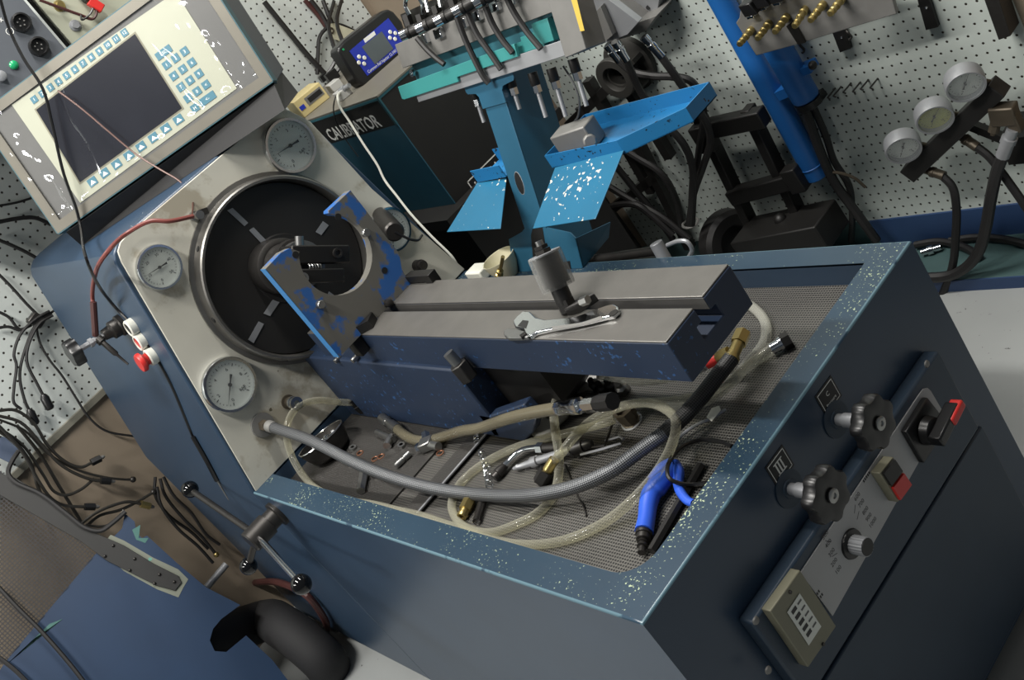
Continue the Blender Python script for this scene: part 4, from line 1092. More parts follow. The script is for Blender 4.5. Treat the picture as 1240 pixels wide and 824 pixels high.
# cup with brass nozzle
cc = PY(612, 336, 0.692)
CU = Thing('cream_cup', 'cream plastic cup with a brass nozzle behind the bed', 'cup', (cc.x, cc.y, 0.0005))
cb0 = V((PY(616, 330, 0.692).x, 0.692, 0.0005))
CU.part('cup', MB().lathe([(0.022, 0), (0.036, 0.028), (0.040, 0.050), (0.038, 0.050), (0.034, 0.028), (0.020, 0.004)], cb0, (0, 0, 1), 28), CREAMCUP)
a = PY(604, 336, 0.648); b = PY(609, 311, 0.652)
nz = CU.part('nozzle', MB().lathe([(0.009, 0), (0.009, 0.012), (0.006, 0.013), (0.006, 0.02), (0.0075, 0.021), (0.0075, 0.026), (0.004, 0.027), (0.004, (b - a).length)], a, b - a, 10), BRASS)
single('white_block', 'small white plastic block beside the cream cup behind the bed', 'block', PY(592, 346, 0.694), MB().obox(V((PY(592, 345, 0.69).x, 0.69, 0.0145)), (0.03, 0.0, 0), (0, 0.02, 0), (0, 0, 0.0135)), WHITEPL, bevel=0.004)

# ------------------------------------------------------------------ things on the back pegboard
def KP(u, v, o=0.0): return PK(u, v, 0.006 + o)
KN = -WY
# flange casting
c = KP(765, 74, 0.0)
FL = Thing('flange_casting', 'dark cast flange with a round bore hung on the back pegboard', 'casting', c)
FL.part('disc', MB().lathe([(0.080, 0), (0.080, 0.018), (0.072, 0.022), (0.050, 0.024)], c, KN, 40), CASTG)
FL.part('neck', MB().lathe([(0.036, 0.022), (0.034, 0.075), (0.028, 0.075), (0.027, 0.03)], c, KN, 28, cap1=False), CASTG)
for a in range(5):
    r_ = V((math.cos(a * 1.2566 + .3), 0, math.sin(a * 1.2566 + .3))); r_ = WX * r_.x + V((0, 0, r_.z))
    FL.part('rib', MB().obox(c + r_ * 0.05 + KN * 0.042, r_ * 0.022, KN.cross(r_) * 0.006, KN * 0.020), CASTG)
FL.part('flange', MB().lathe([(0.058, 0.072), (0.060, 0.074), (0.060, 0.088), (0.058, 0.090), (0.037, 0.090), (0.035, 0.086), (0.035, 0.072)], c, KN, 36, cap0=False, cap1=False), CASTG)
# aluminium manifold
AM = Thing('hose_manifold', 'bright aluminium manifold plates with hose ends at the top of the back pegboard', 'manifold', KP(770, 30))
def plate(px, o, depth): return MB().prism([KP(u, v, o) for u, v in px], -KN * depth)
AM.part('manifold_plate', plate(((725, -10), (773, 27), (760, 42), (728, 54), (712, 18), (716, -10)), 0.14, 0.02), ALU, bevel=0.001)
AM.part('manifold_plate', plate(((727, 8), (742, 43), (729, 54), (714, 22)), 0.16, 0.018), ALUD, bevel=0.001)
AM.part('manifold_back', plate(((738, -30), (800, -14), (795, 20), (772, 28), (740, -10)), 0.05, 0.05), ALU, bevel=0.001, label='wide pale back plate with two holes')
AM.part('manifold_body', plate(((722, -12), (773, 27), (795, 19), (782, 38), (764, 44), (735, 52)), 0.10, 0.10), ALUD, bevel=0.001)
for u, v in ((767, 17), (785, 9)):
    AM.part('plate_hole', MB().cyl(KP(u, v, 0.052), KP(u, v, 0.0505), 0.006, n=10), INK)
hoses = (([(781, 46), (799, 66), (820, 95), (840, 125), (856, 150), (860, 172), (852, 200), (840, 235), (834, 272)], 'black hose with silver end hanging from the right of the manifold', 0.165, 0.030),
         ([(746, 52), (757, 70), (764, 86), (775, 110), (800, 145), (826, 172), (838, 200), (838, 235), (836, 272)], 'black hose with silver end hanging from the middle of the manifold', 0.19, 0.030),
         ([(736, 56), (748, 72), (765, 86), (790, 92), (815, 93), (836, 98), (848, 115), (852, 140), (846, 185), (840, 235), (838, 272)], 'black hose looping right across the pegboard from the manifold', 0.14, 0.012))
for pts_, lb, o0, ln in hoses:
    n_ = len(pts_); P_ = [KP(u, v, o0 - 0.05 * i / (n_ - 1)) for i, (u, v) in enumerate(pts_)]
    hz = Thing('manifold_hose', lb, 'hose', P_[0])
    hz.part('hose', MB().tube(P_[1:], 0.0100, 8), RUBBER)
    d_ = P_[1] - P_[0]; L_ = d_.length
    hz.part('hose_end', MB().lathe([(0.012, -0.005), (0.012, L_ * .2), (0.009, L_ * .22), (0.009, L_ * .35), (0.0125, L_ * .37), (0.0125, L_ * .6), (0.0105, L_ * .62), (0.0105, L_ * 1.15)], P_[0], d_, 10), CHROME)
more = (([(745, 175), (770, 190), (800, 210), (818, 240), (826, 275)], 'black hose curving from the drip tray down to the hose bundle', 0.05),
        ([(700, 130), (730, 180), (765, 225), (795, 262), (815, 290)], 'thick black hose running diagonally below the drip tray', 0.05),
        ([(720, 215), (760, 240), (800, 262), (835, 290)], 'lower black hose from behind the stand to the floor bundle', 0.06),
        ([(690, 258), (730, 252), (770, 248), (790, 262), (815, 285)], 'black hose running level under the right flap', 0.07))
for pts_, lb, o0 in more:
    P_ = [KP(u, v, o0) for u, v in pts_]
    single('floor_hose', lb, 'hose', P_[0], MB().tube(P_, 0.0105, 8), RUBBER)
P_ = KP(836, 270, 0.05)
single('hose_clamp', 'bright clamp around the black hose bundle by the rim', 'clamp', P_, MB().torus(P_, V((0.2, 0, 1)), 0.024, 0.004, 18, 6), ALUD)
# dark steel frame pieces below the manifold
DF = Thing('steel_trestle', 'black welded steel trestle in the gap behind the stand', 'trestle', KP(760, 290, 0.2))
for a, b in (((690, 150), (752, 92)), ((752, 92), (812, 190)), ((712, 96), (790, 232)), ((772, 170), (836, 300)), ((700, 205), (790, 330)), ((690, 240), (722, 330)), ((745, 250), (795, 212))):
    A_, B_ = KP(*a, 0.035), KP(*b, 0.035); d_ = (B_ - A_); s_ = d_.cross(KN).normalized()
    DF.part('brace', MB().obox((A_ + B_) / 2, d_ / 2, s_ * 0.014, KN * 0.014), BLACKP)
# hand truck
HTk = Thing('hand_truck', 'black steel hand truck with rubber wheel leaning on the back pegboard', 'hand truck', KP(930, 290, 0.1))
def kbar(a, b, w_, o, t=0.02):
    A_, B_ = KP(*a, o), KP(*b, o); d_ = (B_ - A_); s_ = d_.cross(KN).normalized()
    return MB().obox((A_ + B_) / 2, d_ / 2, s_ * w_, KN * t)
HTk.part('rail', kbar((843, 132), (945, 345), 0.0135, 0.05), BLACKP, bevel=0.003)
HTk.part('rail', kbar((905, 130), (1005, 335), 0.0135, 0.05), BLACKP, bevel=0.003)
HTk.part('crossbar', kbar((848, 158), (926, 141), 0.024, 0.066), BLACKP, bevel=0.004)
HTk.part('crossbar', kbar((845, 168), (862, 164), 0.04, 0.07), BLACKP, bevel=0.004)
HTk.part('crossbar', kbar((886, 238), (972, 214), 0.022, 0.066), BLACKP, bevel=0.004)
HTk.part('crossbar_block', kbar((955, 218), (972, 214), 0.036, 0.07), BLACKP, bevel=0.004)
HTk.part('base_plate', kbar((905, 292), (1008, 272), 0.040, 0.10, 0.06), BLACKP, bevel=0.004)
HTk.part('axle_knob', MB().sphere(KP(945, 266, 0.09), 0.018, 12), BLACKP)
wc = KP(884, 292, 0.06)
HTk.part('wheel', MB().lathe([(0.03, -0.03), (0.082, -0.032), (0.094, -0.02), (0.094, 0.02), (0.082, 0.032), (0.05, 0.03), (0.046, 0.01), (0.02, 0.01)], wc, (WX + KN * 0.35), 36), RUBBER)
# blue jack
JK = Thing('hydraulic_jack', 'bright blue twin cylinder hydraulic ram hanging on the back pegboard', 'ram', KP(993, 212, 0.03))
a, b = KP(990, 214, 0.034), KP(866, -14, 0.034)
JK.part('cylinder', MB().lathe([(0.027, 0), (0.030, 0.003), (0.030, 0.035), (0.0315, 0.036), (0.0315, 0.038), (0.030, 0.039), (0.030, (b - a).length)], a, b - a, 28), JACK, label='long blue cylinder')
a, b = KP(978, 122, 0.06), KP(921, 22, 0.06); dj = b - a
JK.part('pump_body', MB().lathe([(0.020, 0), (0.031, 0.006), (0.034, 0.012), (0.034, dj.length)], a, dj, 28), JACK, label='shorter fatter blue cylinder')
JK.part('weld_plate', kbar((945, 112), (966, 103), 0.012, 0.04), JACK)
JK.part('black_collar', MB().lathe([(0.02, -0.02), (0.032, -0.014), (0.033, 0.003)], a, dj, 24), BLACK)
JK.part('lug', kbar((968, 85), (985, 79), 0.009, 0.05), JACK)
JK.part('lug_bolt', MB().sphere(KP(984, 79, 0.07), 0.011, 12), DARKST)
JK.part('valve', kbar((972, 128), (995, 116), 0.010, 0.04), BLACK)
JK.part('lever_pin', MB().tube([KP(u, v, 0.05) for u, v in ((1000, 208), (1018, 210), (1035, 216), (1048, 227))], 0.004, 6), DBRASS)
for i, pts_ in enumerate(([(985, 130), (1000, 165), (1010, 195), (1028, 225), (1032, 260), (1031, 292)], [(975, 132), (992, 180), (1010, 220), (1035, 255), (1062, 292)])):
    P_ = [KP(u, v, 0.03 + 0.02 * i) for u, v in pts_]
    single('ram_hose', ('slim black hose hanging from the blue ram collar', 'thicker black hose crossing behind the blue ram to the floor')[i], 'hose', P_[0], MB().tube(P_, (0.009, 0.012)[i], 8), RUBBER)
# nozzle board
NB = Thing('nozzle_board', 'grey aluminium board with a row of brass nozzles above the blue ram', 'rack', KP(960, 40, 0.1))
NB.part('board', plate(((891, 28), (915.6, 67.7), (960, 55.5), (1086, 17), (1075, -20), (900, -12), (895, 22)), 0.135, 0.012), ALUD, bevel=0.002)
NB.part('board_lip', plate(((952, 32), (966, 54), (975, 52), (960, 26)), 0.143, 0.006), DARKST)
NB.part('board_bracket', plate(((900, 12), (922, 50), (940, 46), (920, 6)), 0.12, 0.118), BLACKP)
NB.part('board_bracket', plate(((1020, 0), (1034, 28), (1046, 24), (1034, -4)), 0.12, 0.118), BLACKP)
for (tu, tv), (ru, rv) in (((895, 54), (910, 36)), ((917, 47), (931.5, 28)), ((938, 39), (953, 20)), ((962, 32), (975, 11)), ((981, 25), (997, 5)), ((1005, 17), (1020, -2))):
    a = KP(ru, rv, 0.135); b = KP(tu, tv, 0.205); d_ = b - a; L_ = d_.length
    NB.part('brass_nozzle', MB().lathe([(0.0095, 0), (0.0095, L_ * .2), (0.007, L_ * .22), (0.007, L_ * .4), (0.0088, L_ * .42), (0.0088, L_ * .5), (0.006, L_ * .52), (0.006, L_ * .66), (0.008, L_ * .68), (0.008, L_ * .76), (0.0055, L_ * .78), (0.0055, L_ * .9), (0.008, L_ * .92), (0.006, L_)], a, d_, 12), BRASS)
for i, (u, v) in enumerate(((893, 8), (908, -2), (925, -8))):
    NB.part('black_solenoid', plate(((u, v), (u + 9, v + 14), (u + 24, v + 10), (u + 14, v - 4)), 0.19, 0.05), BLACK, bevel=0.003)
    NB.part('solenoid_nut', plate(((u + 10, v + 13), (u + 12, v + 16), (u + 20, v + 14), (u + 18, v + 11)), 0.155, 0.02), CHROME, bevel=0.001)
for i, (px, lb) in enumerate(((((1007, 38), (1022, 33), (1030, 59), (1017, 64)), 'small black hanger strip on the pegboard below the nozzle board'), (((1108, -10), (1122, -10), (1136, 33), (1121, 37)), 'longer black hanger strip right of the nozzle board'))):
    b_ = Thing('hanger_strip', lb, 'hanger', KP(*px[0]))
    b_.part('strip', MB().prism([KP(u, v, 0.012) for u, v in px], -KN * 0.012), BLACKP, bevel=0.001)
    cx = sum(p[0] for p in px) / 4; cy = sum(p[1] for p in px) / 4 - 3
    b_.part('screw', MB().sphere(KP(cx, cy, 0.013), 0.003, 8), CHROME)
px = ((1188, -10), (1209, 49), (1224, 44), (1206, -10))
single('angle_iron', 'dark angle iron hung at the top right of the pegboard', 'bracket', KP(1200, 20), MB().prism([KP(u, v, 0.05) for u, v in px], -KN * 0.05), DARKST, bevel=0.002)
for i, (u, v) in enumerate(((1002, 118.5), (1009, 116.5), (1021, 112), (1032.5, 111), (1042, 108), (1053.5, 106.5))):
    a = KP(u + 9.5, v - 11.5, 0.0); b = KP(u, v, 0.045)
    single('peg_pin', 'thin steel pin number %s from the left in the row of six on the pegboard' % ('first', 'second', 'third', 'fourth', 'fifth', 'sixth')[i], 'pin', a, MB().tube([a, b, b + V((0.006, 0, -0.004))], 0.0022, 6, smooth=False), DARKST)
for i, (u, v) in enumerate(((966, 50), (1023, 34))):
    single('peg_hook', ('small dark peg hook under the left of the nozzle board', 'small dark peg hook beside the first hanger strip')[i], 'hook', KP(u, v), MB().tube([KP(u, v, 0.0), KP(u + 3, v + 5, 0.012), KP(u + 8, v + 11, 0.014), KP(u + 5, v + 15, 0.02)], 0.003, 6), DARKST)
# gauge manifold
GM = Thing('gauge_bar', 'black bar with three round pressure gauges on the back pegboard', 'gauge bar', KP(1150, 160, 0.06))
A_, B_ = KP(1102, 209, 0.12), KP(1211, 104, 0.12); d_ = B_ - A_
GM.part('bar', MB().obox((A_ + B_) / 2, d_ / 2, d_.cross(KN).normalized() * 0.020, KN * 0.020), BLACKP, bevel=0.002)
A2, B2 = KP(1225, 168, 0.05), KP(1300, 160, 0.05)
GM.part('wall_bracket', MB().obox((A2 + B2) / 2, (B2 - A2) / 2, (0, 0, 0.034), KN * 0.05), BLACKP)
GM.part('stay', kbar((1172, 150), (1226, 172), 0.009, 0.09, 0.009), BLACKP)
gn = (WX * 0.42 + KN * 0.80 + V((0, 0, -0.30))).normalized()
gu = (V((0, 0, 1)) - gn * gn.z).normalized()
for (u, v), fm, tip in (((1094, 181), DIAL, (0.05, -.68, -.73)), ((1132, 144), DIALY, (0.15, .68, .73)), ((1169.5, 104), DIAL, (-0.03, .68, .73))):
    c = KP(u, v, 0.17)
    g = gauge(GM, None, c - gn * 0.028, gn, gu, 0.040, 0.034, tip, '', face=fm, case=ALU, wide=0.13, ticks=20, labels=(('0', 0.0), ('5', 0.5), ('10', 1.0)))
    e = A_ + d_ * ((c - A_).dot(d_) / d_.dot(d_))
    GM.part('gauge_stem', MB().cyl(c - gn * 0.024, e - gn * 0.012, 0.008, n=10), DBRASS, g)
GM.part('elbow', MB().obox(KP(1216, 138, 0.13), WX * 0.026 + V((0, 0, -0.004)), KN * 0.016, V((0, 0, 0.022)) + WX * 0.004), DBRASS, bevel=0.004)
GM.part('elbow', MB().obox(KP(1229, 147, 0.13), WX * 0.012, KN * 0.014, V((0, 0, 0.022))), DBRASS, bevel=0.003)
a, b = KP(1206, 148, 0.13), KP(1202, 164, 0.14); GM.part('drain_fitting', MB().lathe([(0.012, 0), (0.012, 0.022), (0.006, 0.024), (0.005, (b - a).length)], a, b - a, 8), DBRASS)
for nm, pts_, r_, o_, fit in (('short black hose looping down from the left end of the gauge bar', [(1122, 206), (1140, 212), (1153, 226), (1158, 250), (1157, 290), (1154, 320), (1144, 350), (1139, 362)], 0.0095, 0.12, 1),
                              ('black hose running off right from the middle of the gauge bar', [(1162, 164), (1180, 176), (1198, 190), (1215, 212), (1235, 240), (1255, 270)], 0.0095, 0.10, 1),
                              ('thick black hose with crimped silver end hanging from the elbow', [(1226, 158), (1216, 184), (1208, 205), (1200, 240), (1194, 275), (1186, 303), (1172, 322), (1150, 334), (1120, 337)], 0.013, 0.14, 2)):
    P_ = [KP(u, v, o_ - 0.02 * i / len(pts_) + (0.05 if fit == 2 else 0.07) * (i / (len(pts_) - 1))) for i, (u, v) in enumerate(pts_)]
    hz = Thing('gauge_hose', nm, 'hose', P_[0])
    hz.part('hose', MB().tube(P_[1:], r_, 8), RUBBER)
    d2 = P_[1] - P_[0]
    hz.part('hose_end', MB().lathe([(r_ * 1.0, -0.004), (r_ * 1.0, d2.length * .3), (r_ * 1.3, d2.length * .32), (r_ * 1.3, d2.length * .55), (r_ * 1.15, d2.length * .57), (r_ * 1.15, d2.length * 1.2)], P_[0], d2, 10), ALU if fit == 2 else DBRASS)
P_ = [PZ(u, v, -0.645) for u, v in ((1108, 297), (1135, 293), (1160, 297), (1178, 305), (1186, 312))]
hz = Thing('platform_hose', 'coiled black hose with bright coupling on the green platform', 'hose', P_[0])
hz.part('hose', MB().tube(P_, 0.010, 8), RUBBER)
a, b = PZ(1116, 306, -0.645), PZ(1140, 299, -0.645); d_ = b - a; L_ = d_.length
hz.part('coupling', MB().lathe([(0.009, 0), (0.009, L_ * .3), (0.012, L_ * .32), (0.012, L_ * .6), (0.008, L_ * .62), (0.008, L_)], a, d_, 10), CHROME)
P_ = [PZ(u, v, -0.645) for u, v in ((1150, 292), (1180, 288), (1215, 290), (1250, 298))]
single('platform_hose', 'black hose lying along the platform to the right edge', 'hose', P_[0], MB().tube(P_, 0.010, 8), RUBBER)

# ------------------------------------------------------------------ things lying in the tray
ZM = -0.042; ZD = -0.038
def tub(pts, r, h=None): return [PZ(u, v, ZM + r + (h[i] if h else 0.0)) for i, (u, v) in enumerate(pts)]


# braided hose from the panel
bh = [PX(318, 515, XP) + V((0.046, 0, 0)), PX(318, 515, XP) + V((0.070, 0, -0.003)), PZ(372, 532, 0.074), PZ(395, 543, 0.06), PZ(433, 562, 0.034), PZ(477, 579, 0.008), PZ(521, 591, -0.012), PZ(568, 598, -0.024), PZ(616, 601, -0.02), PZ(660, 598, -0.012), PZ(704, 587, -0.008), PZ(744, 568, -0.004), PZ(776, 545, 0.0), PZ(806, 524, 0.004)]
BH = Thing('braided_hose', 'thick steel braided hose curving from the gauge panel across the tray', 'hose', PZ(568, 598, ZM))
BH.part('hose', MB().tube(bh, 0.0112, 14), BRAIDG)
d0 = bh[1] - bh[0]
BH.part('hose_ferrule', MB().lathe([(0.008, -0.012), (0.0128, -0.010), (0.0128, 0.004), (0.0120, 0.006), (0.0120, 0.012)], bh[0], d0, 20), ALUD)
kh = [PZ(804, 526, 0.004), PZ(824, 508, 0.004), PZ(843, 488, 0.006), PZ(867, 458, 0.01), PZ(886, 434, 0.014)]
BH.part('black_sleeve', MB().tube(kh, 0.0125, 14), BRAIDK, label='black braided end section')
a, b = PZ(885, 436, 0.014), PZ(900, 403, 0.018); d_ = (b - a); L_ = d_.length
bf = BH.part('brass_end', MB().lathe([(0.012, 0), (0.012, L_ * .1), (0.0095, L_ * .12), (0.0095, L_ * .6)], a, d_, 16), BRASS)
BH.part('brass_nut', MB().hexn(a + d_ * .6, b, 0.0125), BRASS, bf)


def hose(name_label, pts, r, mat, h=None, name='clear_hose', over=()):
    P_ = tub(pts, r, h)
    for i, p in over: P_[i] = p
    if name == 'oily_hose': P_[4:] = [PY(u, v, 0.256 - r) for u, v in pts[4:]]
    t = Thing(name, name_label, 'hose', P_[len(P_) // 2] - V((0, 0, r)))
    t.part('hose', MB().tube(P_, r, 10), mat)
    t.P = P_; return t


def fitting(t, a, b, prof, mat, n=6, name='hose_fitting', parent=None):
    a, b = V(a), V(b); L = (b - a).length
    return t.part(name, MB().lathe([(r, f * L) for r, f in prof], a, b - a, n), mat, parent)


HA = hose('long yellowed clear hose looping right round the tray front and back', [(428, 488), (408, 487), (385, 485), (362, 492), (350, 508), (347, 528), (353, 552), (370, 580), (392, 597), (425, 607), (451, 611), (480, 618), (510, 625), (540, 635), (562, 642), (595, 654), (642, 660), (686, 654), (729, 635), (766, 606), (795, 573), (814, 538), (818, 510), (803, 494), (780, 488), (751, 493), (716, 510), (694, 531), (679, 550), (668, 562)], 0.0075, HOSEY,
          [0.03, 0.045, 0.05, 0.05, 0.045, 0.04, 0.03, 0.02, 0.012, 0.01, 0.008, 0.006, 0.002, 0, 0, 0, 0, 0, 0.004, 0.02, 0.03, 0.04, 0.046, 0.046, 0.046, 0.046, 0.045, 0.04, 0.03, 0.02],
          over=[(i, PX(u, v, x)) for i, u, v, x in ((0, 428, 488, -1.14), (1, 408, 487, -1.155), (2, 385, 485, -1.165), (3, 362, 492, -1.165), (4, 350, 508, -1.165), (5, 347, 528, -1.16), (6, 353, 552, -1.145), (7, 370, 580, -1.10))] + [(i, PZ(u, v, -0.030)) for i, u, v in ((8, 392, 597), (9, 425, 607), (10, 451, 611), (11, 480, 618), (12, 510, 625))])
a, b = HA.P[0], PZ(440, 498, ZD + 0.012)
fitting(HA, a, b, [(0.0085, -.3), (0.0085, 0.3), (0.010, .35), (0.010, 1.0)], BLACKST)
a, b = HA.P[-1], PZ(657, 580, ZM + 0.012)
f_ = fitting(HA, a, b, [(0.0088, -0.3), (0.0088, 0.45)], BRASS, 10)
fitting(HA, a + (b - a) * .45, b + (b - a) * .25, [(0.0135, 0), (0.0135, 1)], BLACKST, 6, 'hex_nut', f_)
HB = hose('clear hose doubling back under the braided hose left of centre', [(684, 458), (677, 474), (671, 496), (673, 526), (677, 552), (675, 585), (665, 608), (648, 624), (624, 636), (598, 645), (574, 643), (554, 631), (547, 610), (556, 588), (578, 567), (613, 547), (650, 534), (690, 524), (730, 513), (744, 508)], 0.0075, HOSEY,
          [0.07, 0.06, 0.05, 0.04, 0.02, 0.0, 0, 0, 0, 0, 0, 0, 0, 0, 0, 0.006, 0.012, 0.016, 0.018, 0.016])
HC = hose('clear hose along the right of the tray ending in a silver nut', [(938, 421), (918, 435), (889, 455), (861, 474), (832, 484), (806, 487), (770, 489)], 0.0085, HOSEC, [0.004, 0.0, 0, 0, 0.004, 0.004, 0])
a, b = HC.P[0], PZ(957, 410, ZM + 0.013)
f_ = fitting(HC, a, b, [(0.0095, -.2), (0.0095, .3), (0.0115, .32), (0.0115, .5)], CHROME, 12)
fitting(HC, a + (b - a) * .5, b, [(0.0135, 0), (0.0135, 1)], DARKST, 6, 'hex_nut', f_)
HD = hose('clear hose arching round the end of the bed', [(878, 362), (898, 365), (916, 376), (927, 392), (926, 413), (908, 438), (886, 463), (858, 484), (835, 492), (800, 492)], 0.0085, HOSEC, [0.0, 0.0, 0, 0, 0, 0.012, 0.016, 0.014, 0.006, 0])
HE = hose('short clear hose with red collar under the front of the bed', [(728, 455), (752, 459), (778, 462), (805, 459), (828, 453), (848, 445)], 0.0075, HOSEC, [0.03, 0.03, 0.028, 0.028, 0.03, 0.03])
a, b = HE.P[-1], PZ(868, 435, ZM + 0.04)
f_ = fitting(HE, a, b, [(0.009, -.2), (0.009, .2), (0.0075, .22), (0.0075, .55)], ALU, 12)
fitting(HE, a + (b - a) * .4, b, [(0.0088, 0), (0.0088, 1)], REDP, 12, 'red_collar', f_)
fitting(HE, b, PZ(882, 424, 0.012), [(0.007, 0), (0.009, .2), (0.009, .6), (0.006, 1)], BRASS, 8, 'brass_elbow', f_)
HO = hose('oily brown hose with steel ends in front of the pedestal', [(480, 519), (490, 527), (502, 533), (520, 534), (540, 528), (560, 522), (580, 519), (616, 507), (645, 500), (680, 494)], 0.0105, HOSEO, [0.006, 0.004] + [0.002] * 6 + [0.006, 0.01], 'oily_hose')
f_ = fitting(HO, HO.P[0], PZ(463, 507, ZD + 0.016), [(0.0115, -.1), (0.0115, .35), (0.009, .37), (0.009, .6), (0.0115, .62), (0.0115, 1)], STEEL, 12)
f_ = fitting(HO, HO.P[-1], PY(723, 489, 0.25), [(0.0115, -.1), (0.0115, .25), (0.013, .27), (0.013, .55), (0.008, .57), (0.008, .7), (0.012, .72), (0.012, 1.0)], CHROME, 8)
fitting(HO, PY(722, 489, 0.25), PY(742, 486, 0.25), [(0.010, 0), (0.013, .2), (0.013, 1)], BLACKST, 8, 'end_valve', f_)

# bowl of small fittings
bc = PZ(388, 531, 0.006); bn = V((-0.20, 0.06, 1.0)).normalized()
BW = Thing('steel_bowl', 'dark steel bowl tilted against the panel holding small fittings', 'bowl', bc - bn * 0.044)
BW.part('bowl', MB().lathe([(0.030, -0.046), (0.046, -0.036), (0.055, -0.012), (0.0575, 0.0), (0.0550, 0.0), (0.052, -0.012), (0.043, -0.033), (0.0, -0.040)], bc, bn, 40), DARKST)
BW.part('bowl_rim', MB().torus(bc, bn, 0.0572, 0.0016, 44, 6), CHROME)
bx, by, _ = frame(bn)
for i in range(12):
    a = random.uniform(0, 6.28); r_ = random.uniform(0.004, 0.032)
    p = bc + (bx * math.cos(a) + by * math.sin(a)) * r_ - bn * random.uniform(0.006, 0.016)
    dr = V((random.uniform(-1, 1), random.uniform(-1, 1), random.uniform(0, .8))).normalized()
    s_ = random.uniform(0.8, 1.2)
    o = single('pipe_fitting', 'small loose pipe fitting among others in the tilted steel bowl', 'fitting', p,
               MB().lathe([(0.0035 * s_, 0), (0.0035 * s_, 0.006), (0.006 * s_, 0.0065), (0.006 * s_, 0.012), (0.004 * s_, 0.0125), (0.004 * s_, 0.018)], p - dr * 0.009, dr, 6 if i % 2 else 10), CHROME if i % 3 else STEEL, 'fittings in the bowl')

# loose fittings on the fine mesh
def lie(u, v, z=ZD): return PZ(u, v, z)
def adapter(lb, a, b, prof, mat, n=6, name='adapter'):
    a, b = V(a), V(b); L = (b - a).length
    return single(name, lb, 'fitting', a, MB().lathe([(r, f * L) for r, f in prof], a, b - a, n), mat)


adapter('long hexagonal coupling nut standing near the front rim', lie(437, 595, ZD + 0.009), lie(441, 573, ZD + 0.011), [(0.006, .0), (0.009, .01), (0.0095, 1.0)], STEEL, 6, 'coupling_nut')
adapter('grey barrel connector lying beside the tee piece', lie(479, 565, ZD + 0.007), lie(496, 549, ZD + 0.007), [(0.005, 0), (0.0068, .05), (0.0068, .5), (0.005, .52), (0.005, .6), (0.0068, .62), (0.0068, 1)], STEEL, 10, 'barrel_connector')
T1 = Thing('tee_piece', 'dull steel tee piece lying left of the oily hose end', 'fitting', lie(468, 530))
T1.part('run', MB().cyl(lie(457, 524, ZD + 0.008), lie(476, 533, ZD + 0.008), 0.0072, n=10), STEEL)
T1.part('branch', MB().lathe([(0.006, 0), (0.006, .012), (0.009, .013), (0.009, .032)], lie(474, 528, ZD + 0.009), lie(466, 547, ZD + 0.009) - lie(474, 528, ZD + 0.009), 10), STEEL)
T2 = Thing('cross_fitting', 'steel cross fitting with plated cap resting on the oily hose', 'fitting', lie(517, 540))
a = lie(517, 538, ZD + 0.012)
T2.part('body', MB().obox(a, (0.012, 0.008, 0), (-0.007, 0.011, 0), (0, 0, 0.010)), STEEL, bevel=0.003)
T2.part('arm', MB().hexn(a, lie(515, 526, ZD + 0.016), 0.009), CHROME)
T2.part('arm', MB().cyl(a, lie(531, 541, ZD + 0.010), 0.0085, n=12), STEEL)
T2.part('arm', MB().hexn(a, lie(506, 543, ZD + 0.010), 0.0095), CHROME)
for i, (u, v) in enumerate(((454, 556), (461.5, 553), (533, 549), (436, 549))):
    p = lie(u, v, ZD + 0.0015)
    single('copper_washer', ('copper washer left of its twin by the tee piece', 'copper washer right of its twin by the tee piece', 'copper washer in front of the cross fitting', 'copper washer beside the bowl')[i], 'washer', p, MB().torus(p, (0.2, 0.1, 1), 0.0068, 0.0016, 20, 6), COPPER)
for i, (u, v) in enumerate(((428, 545), (424, 562), (455, 577), (537, 514), (558, 515), (487, 542))):
    p = lie(u, v, ZD)
    single('hex_nut', ('loose steel nut beside the bowl foot', 'loose nut between bowl and braided hose', 'loose nut tucked under the braided hose', 'left small nut at the foot of the pedestal', 'right small nut at the foot of the pedestal', 'flat nut between tee piece and cross fitting')[i], 'nut', p,
           MB().lathe([(0.0045, 0.0), (0.0085, 0.0), (0.0085, 0.008), (0.0045, 0.008)], p, (0.3, 0.2, 1), 6, cap0=False, cap1=False), STEEL)
for i, (a, b, turns, r_) in enumerate((((577, 518), (577, 538), 6, 0.0045), ((583, 547), (590, 568), 7, 0.006), ((590, 570), (593, 590), 7, 0.0062))):
    A_, B_ = lie(*a, ZD + 0.014 if i == 0 else ZM + 0.008), lie(*b, ZM + 0.008); x_, y_, d_ = frame(B_ - A_)
    n_ = turns * 10
    P_ = [A_.lerp(B_, k / n_) + (x_ * math.cos(k * 0.6283) + y_ * math.sin(k * 0.6283)) * r_ for k in range(n_ + 1)]
    if i == 0: P_ = [A_ + V((-0.004, 0.014, 0.004)), A_ + V((0.006, 0.018, 0.006)), A_ + V((0.010, 0.008, 0.004))] + P_
    single('coil_spring', ('small hooked spring draped over the oily hose', 'upper bright coil spring above the braided hose', 'lower bright coil spring touching the braided hose')[i], 'spring', A_, MB().tube(P_, 0.0011, 5, smooth=False), CHROME)
A_, B_ = lie(585, 606, ZM + 0.008), lie(577, 633, ZM + 0.007); x_, y_, d_ = frame(B_ - A_)
P_ = [A_.lerp(B_, k / 140) + (x_ * math.cos(k * 0.6283) + y_ * math.sin(k * 0.6283)) * 0.0065 for k in range(141)]
single('coil_spring', 'dark tightly wound spring below the braided hose', 'spring', A_, MB().tube(P_, 0.0012, 5, smooth=False), DARKST)
BF = Thing('brass_adapter', 'brass threaded adapter below the braided hose', 'fitting', lie(563, 617, ZM))
a, b = lie(569, 607, ZM + 0.011), lie(558, 628, ZM + 0.010)
BF.part('hex', MB().hexn(a, a.lerp(b, .55), 0.0115), BRASS)
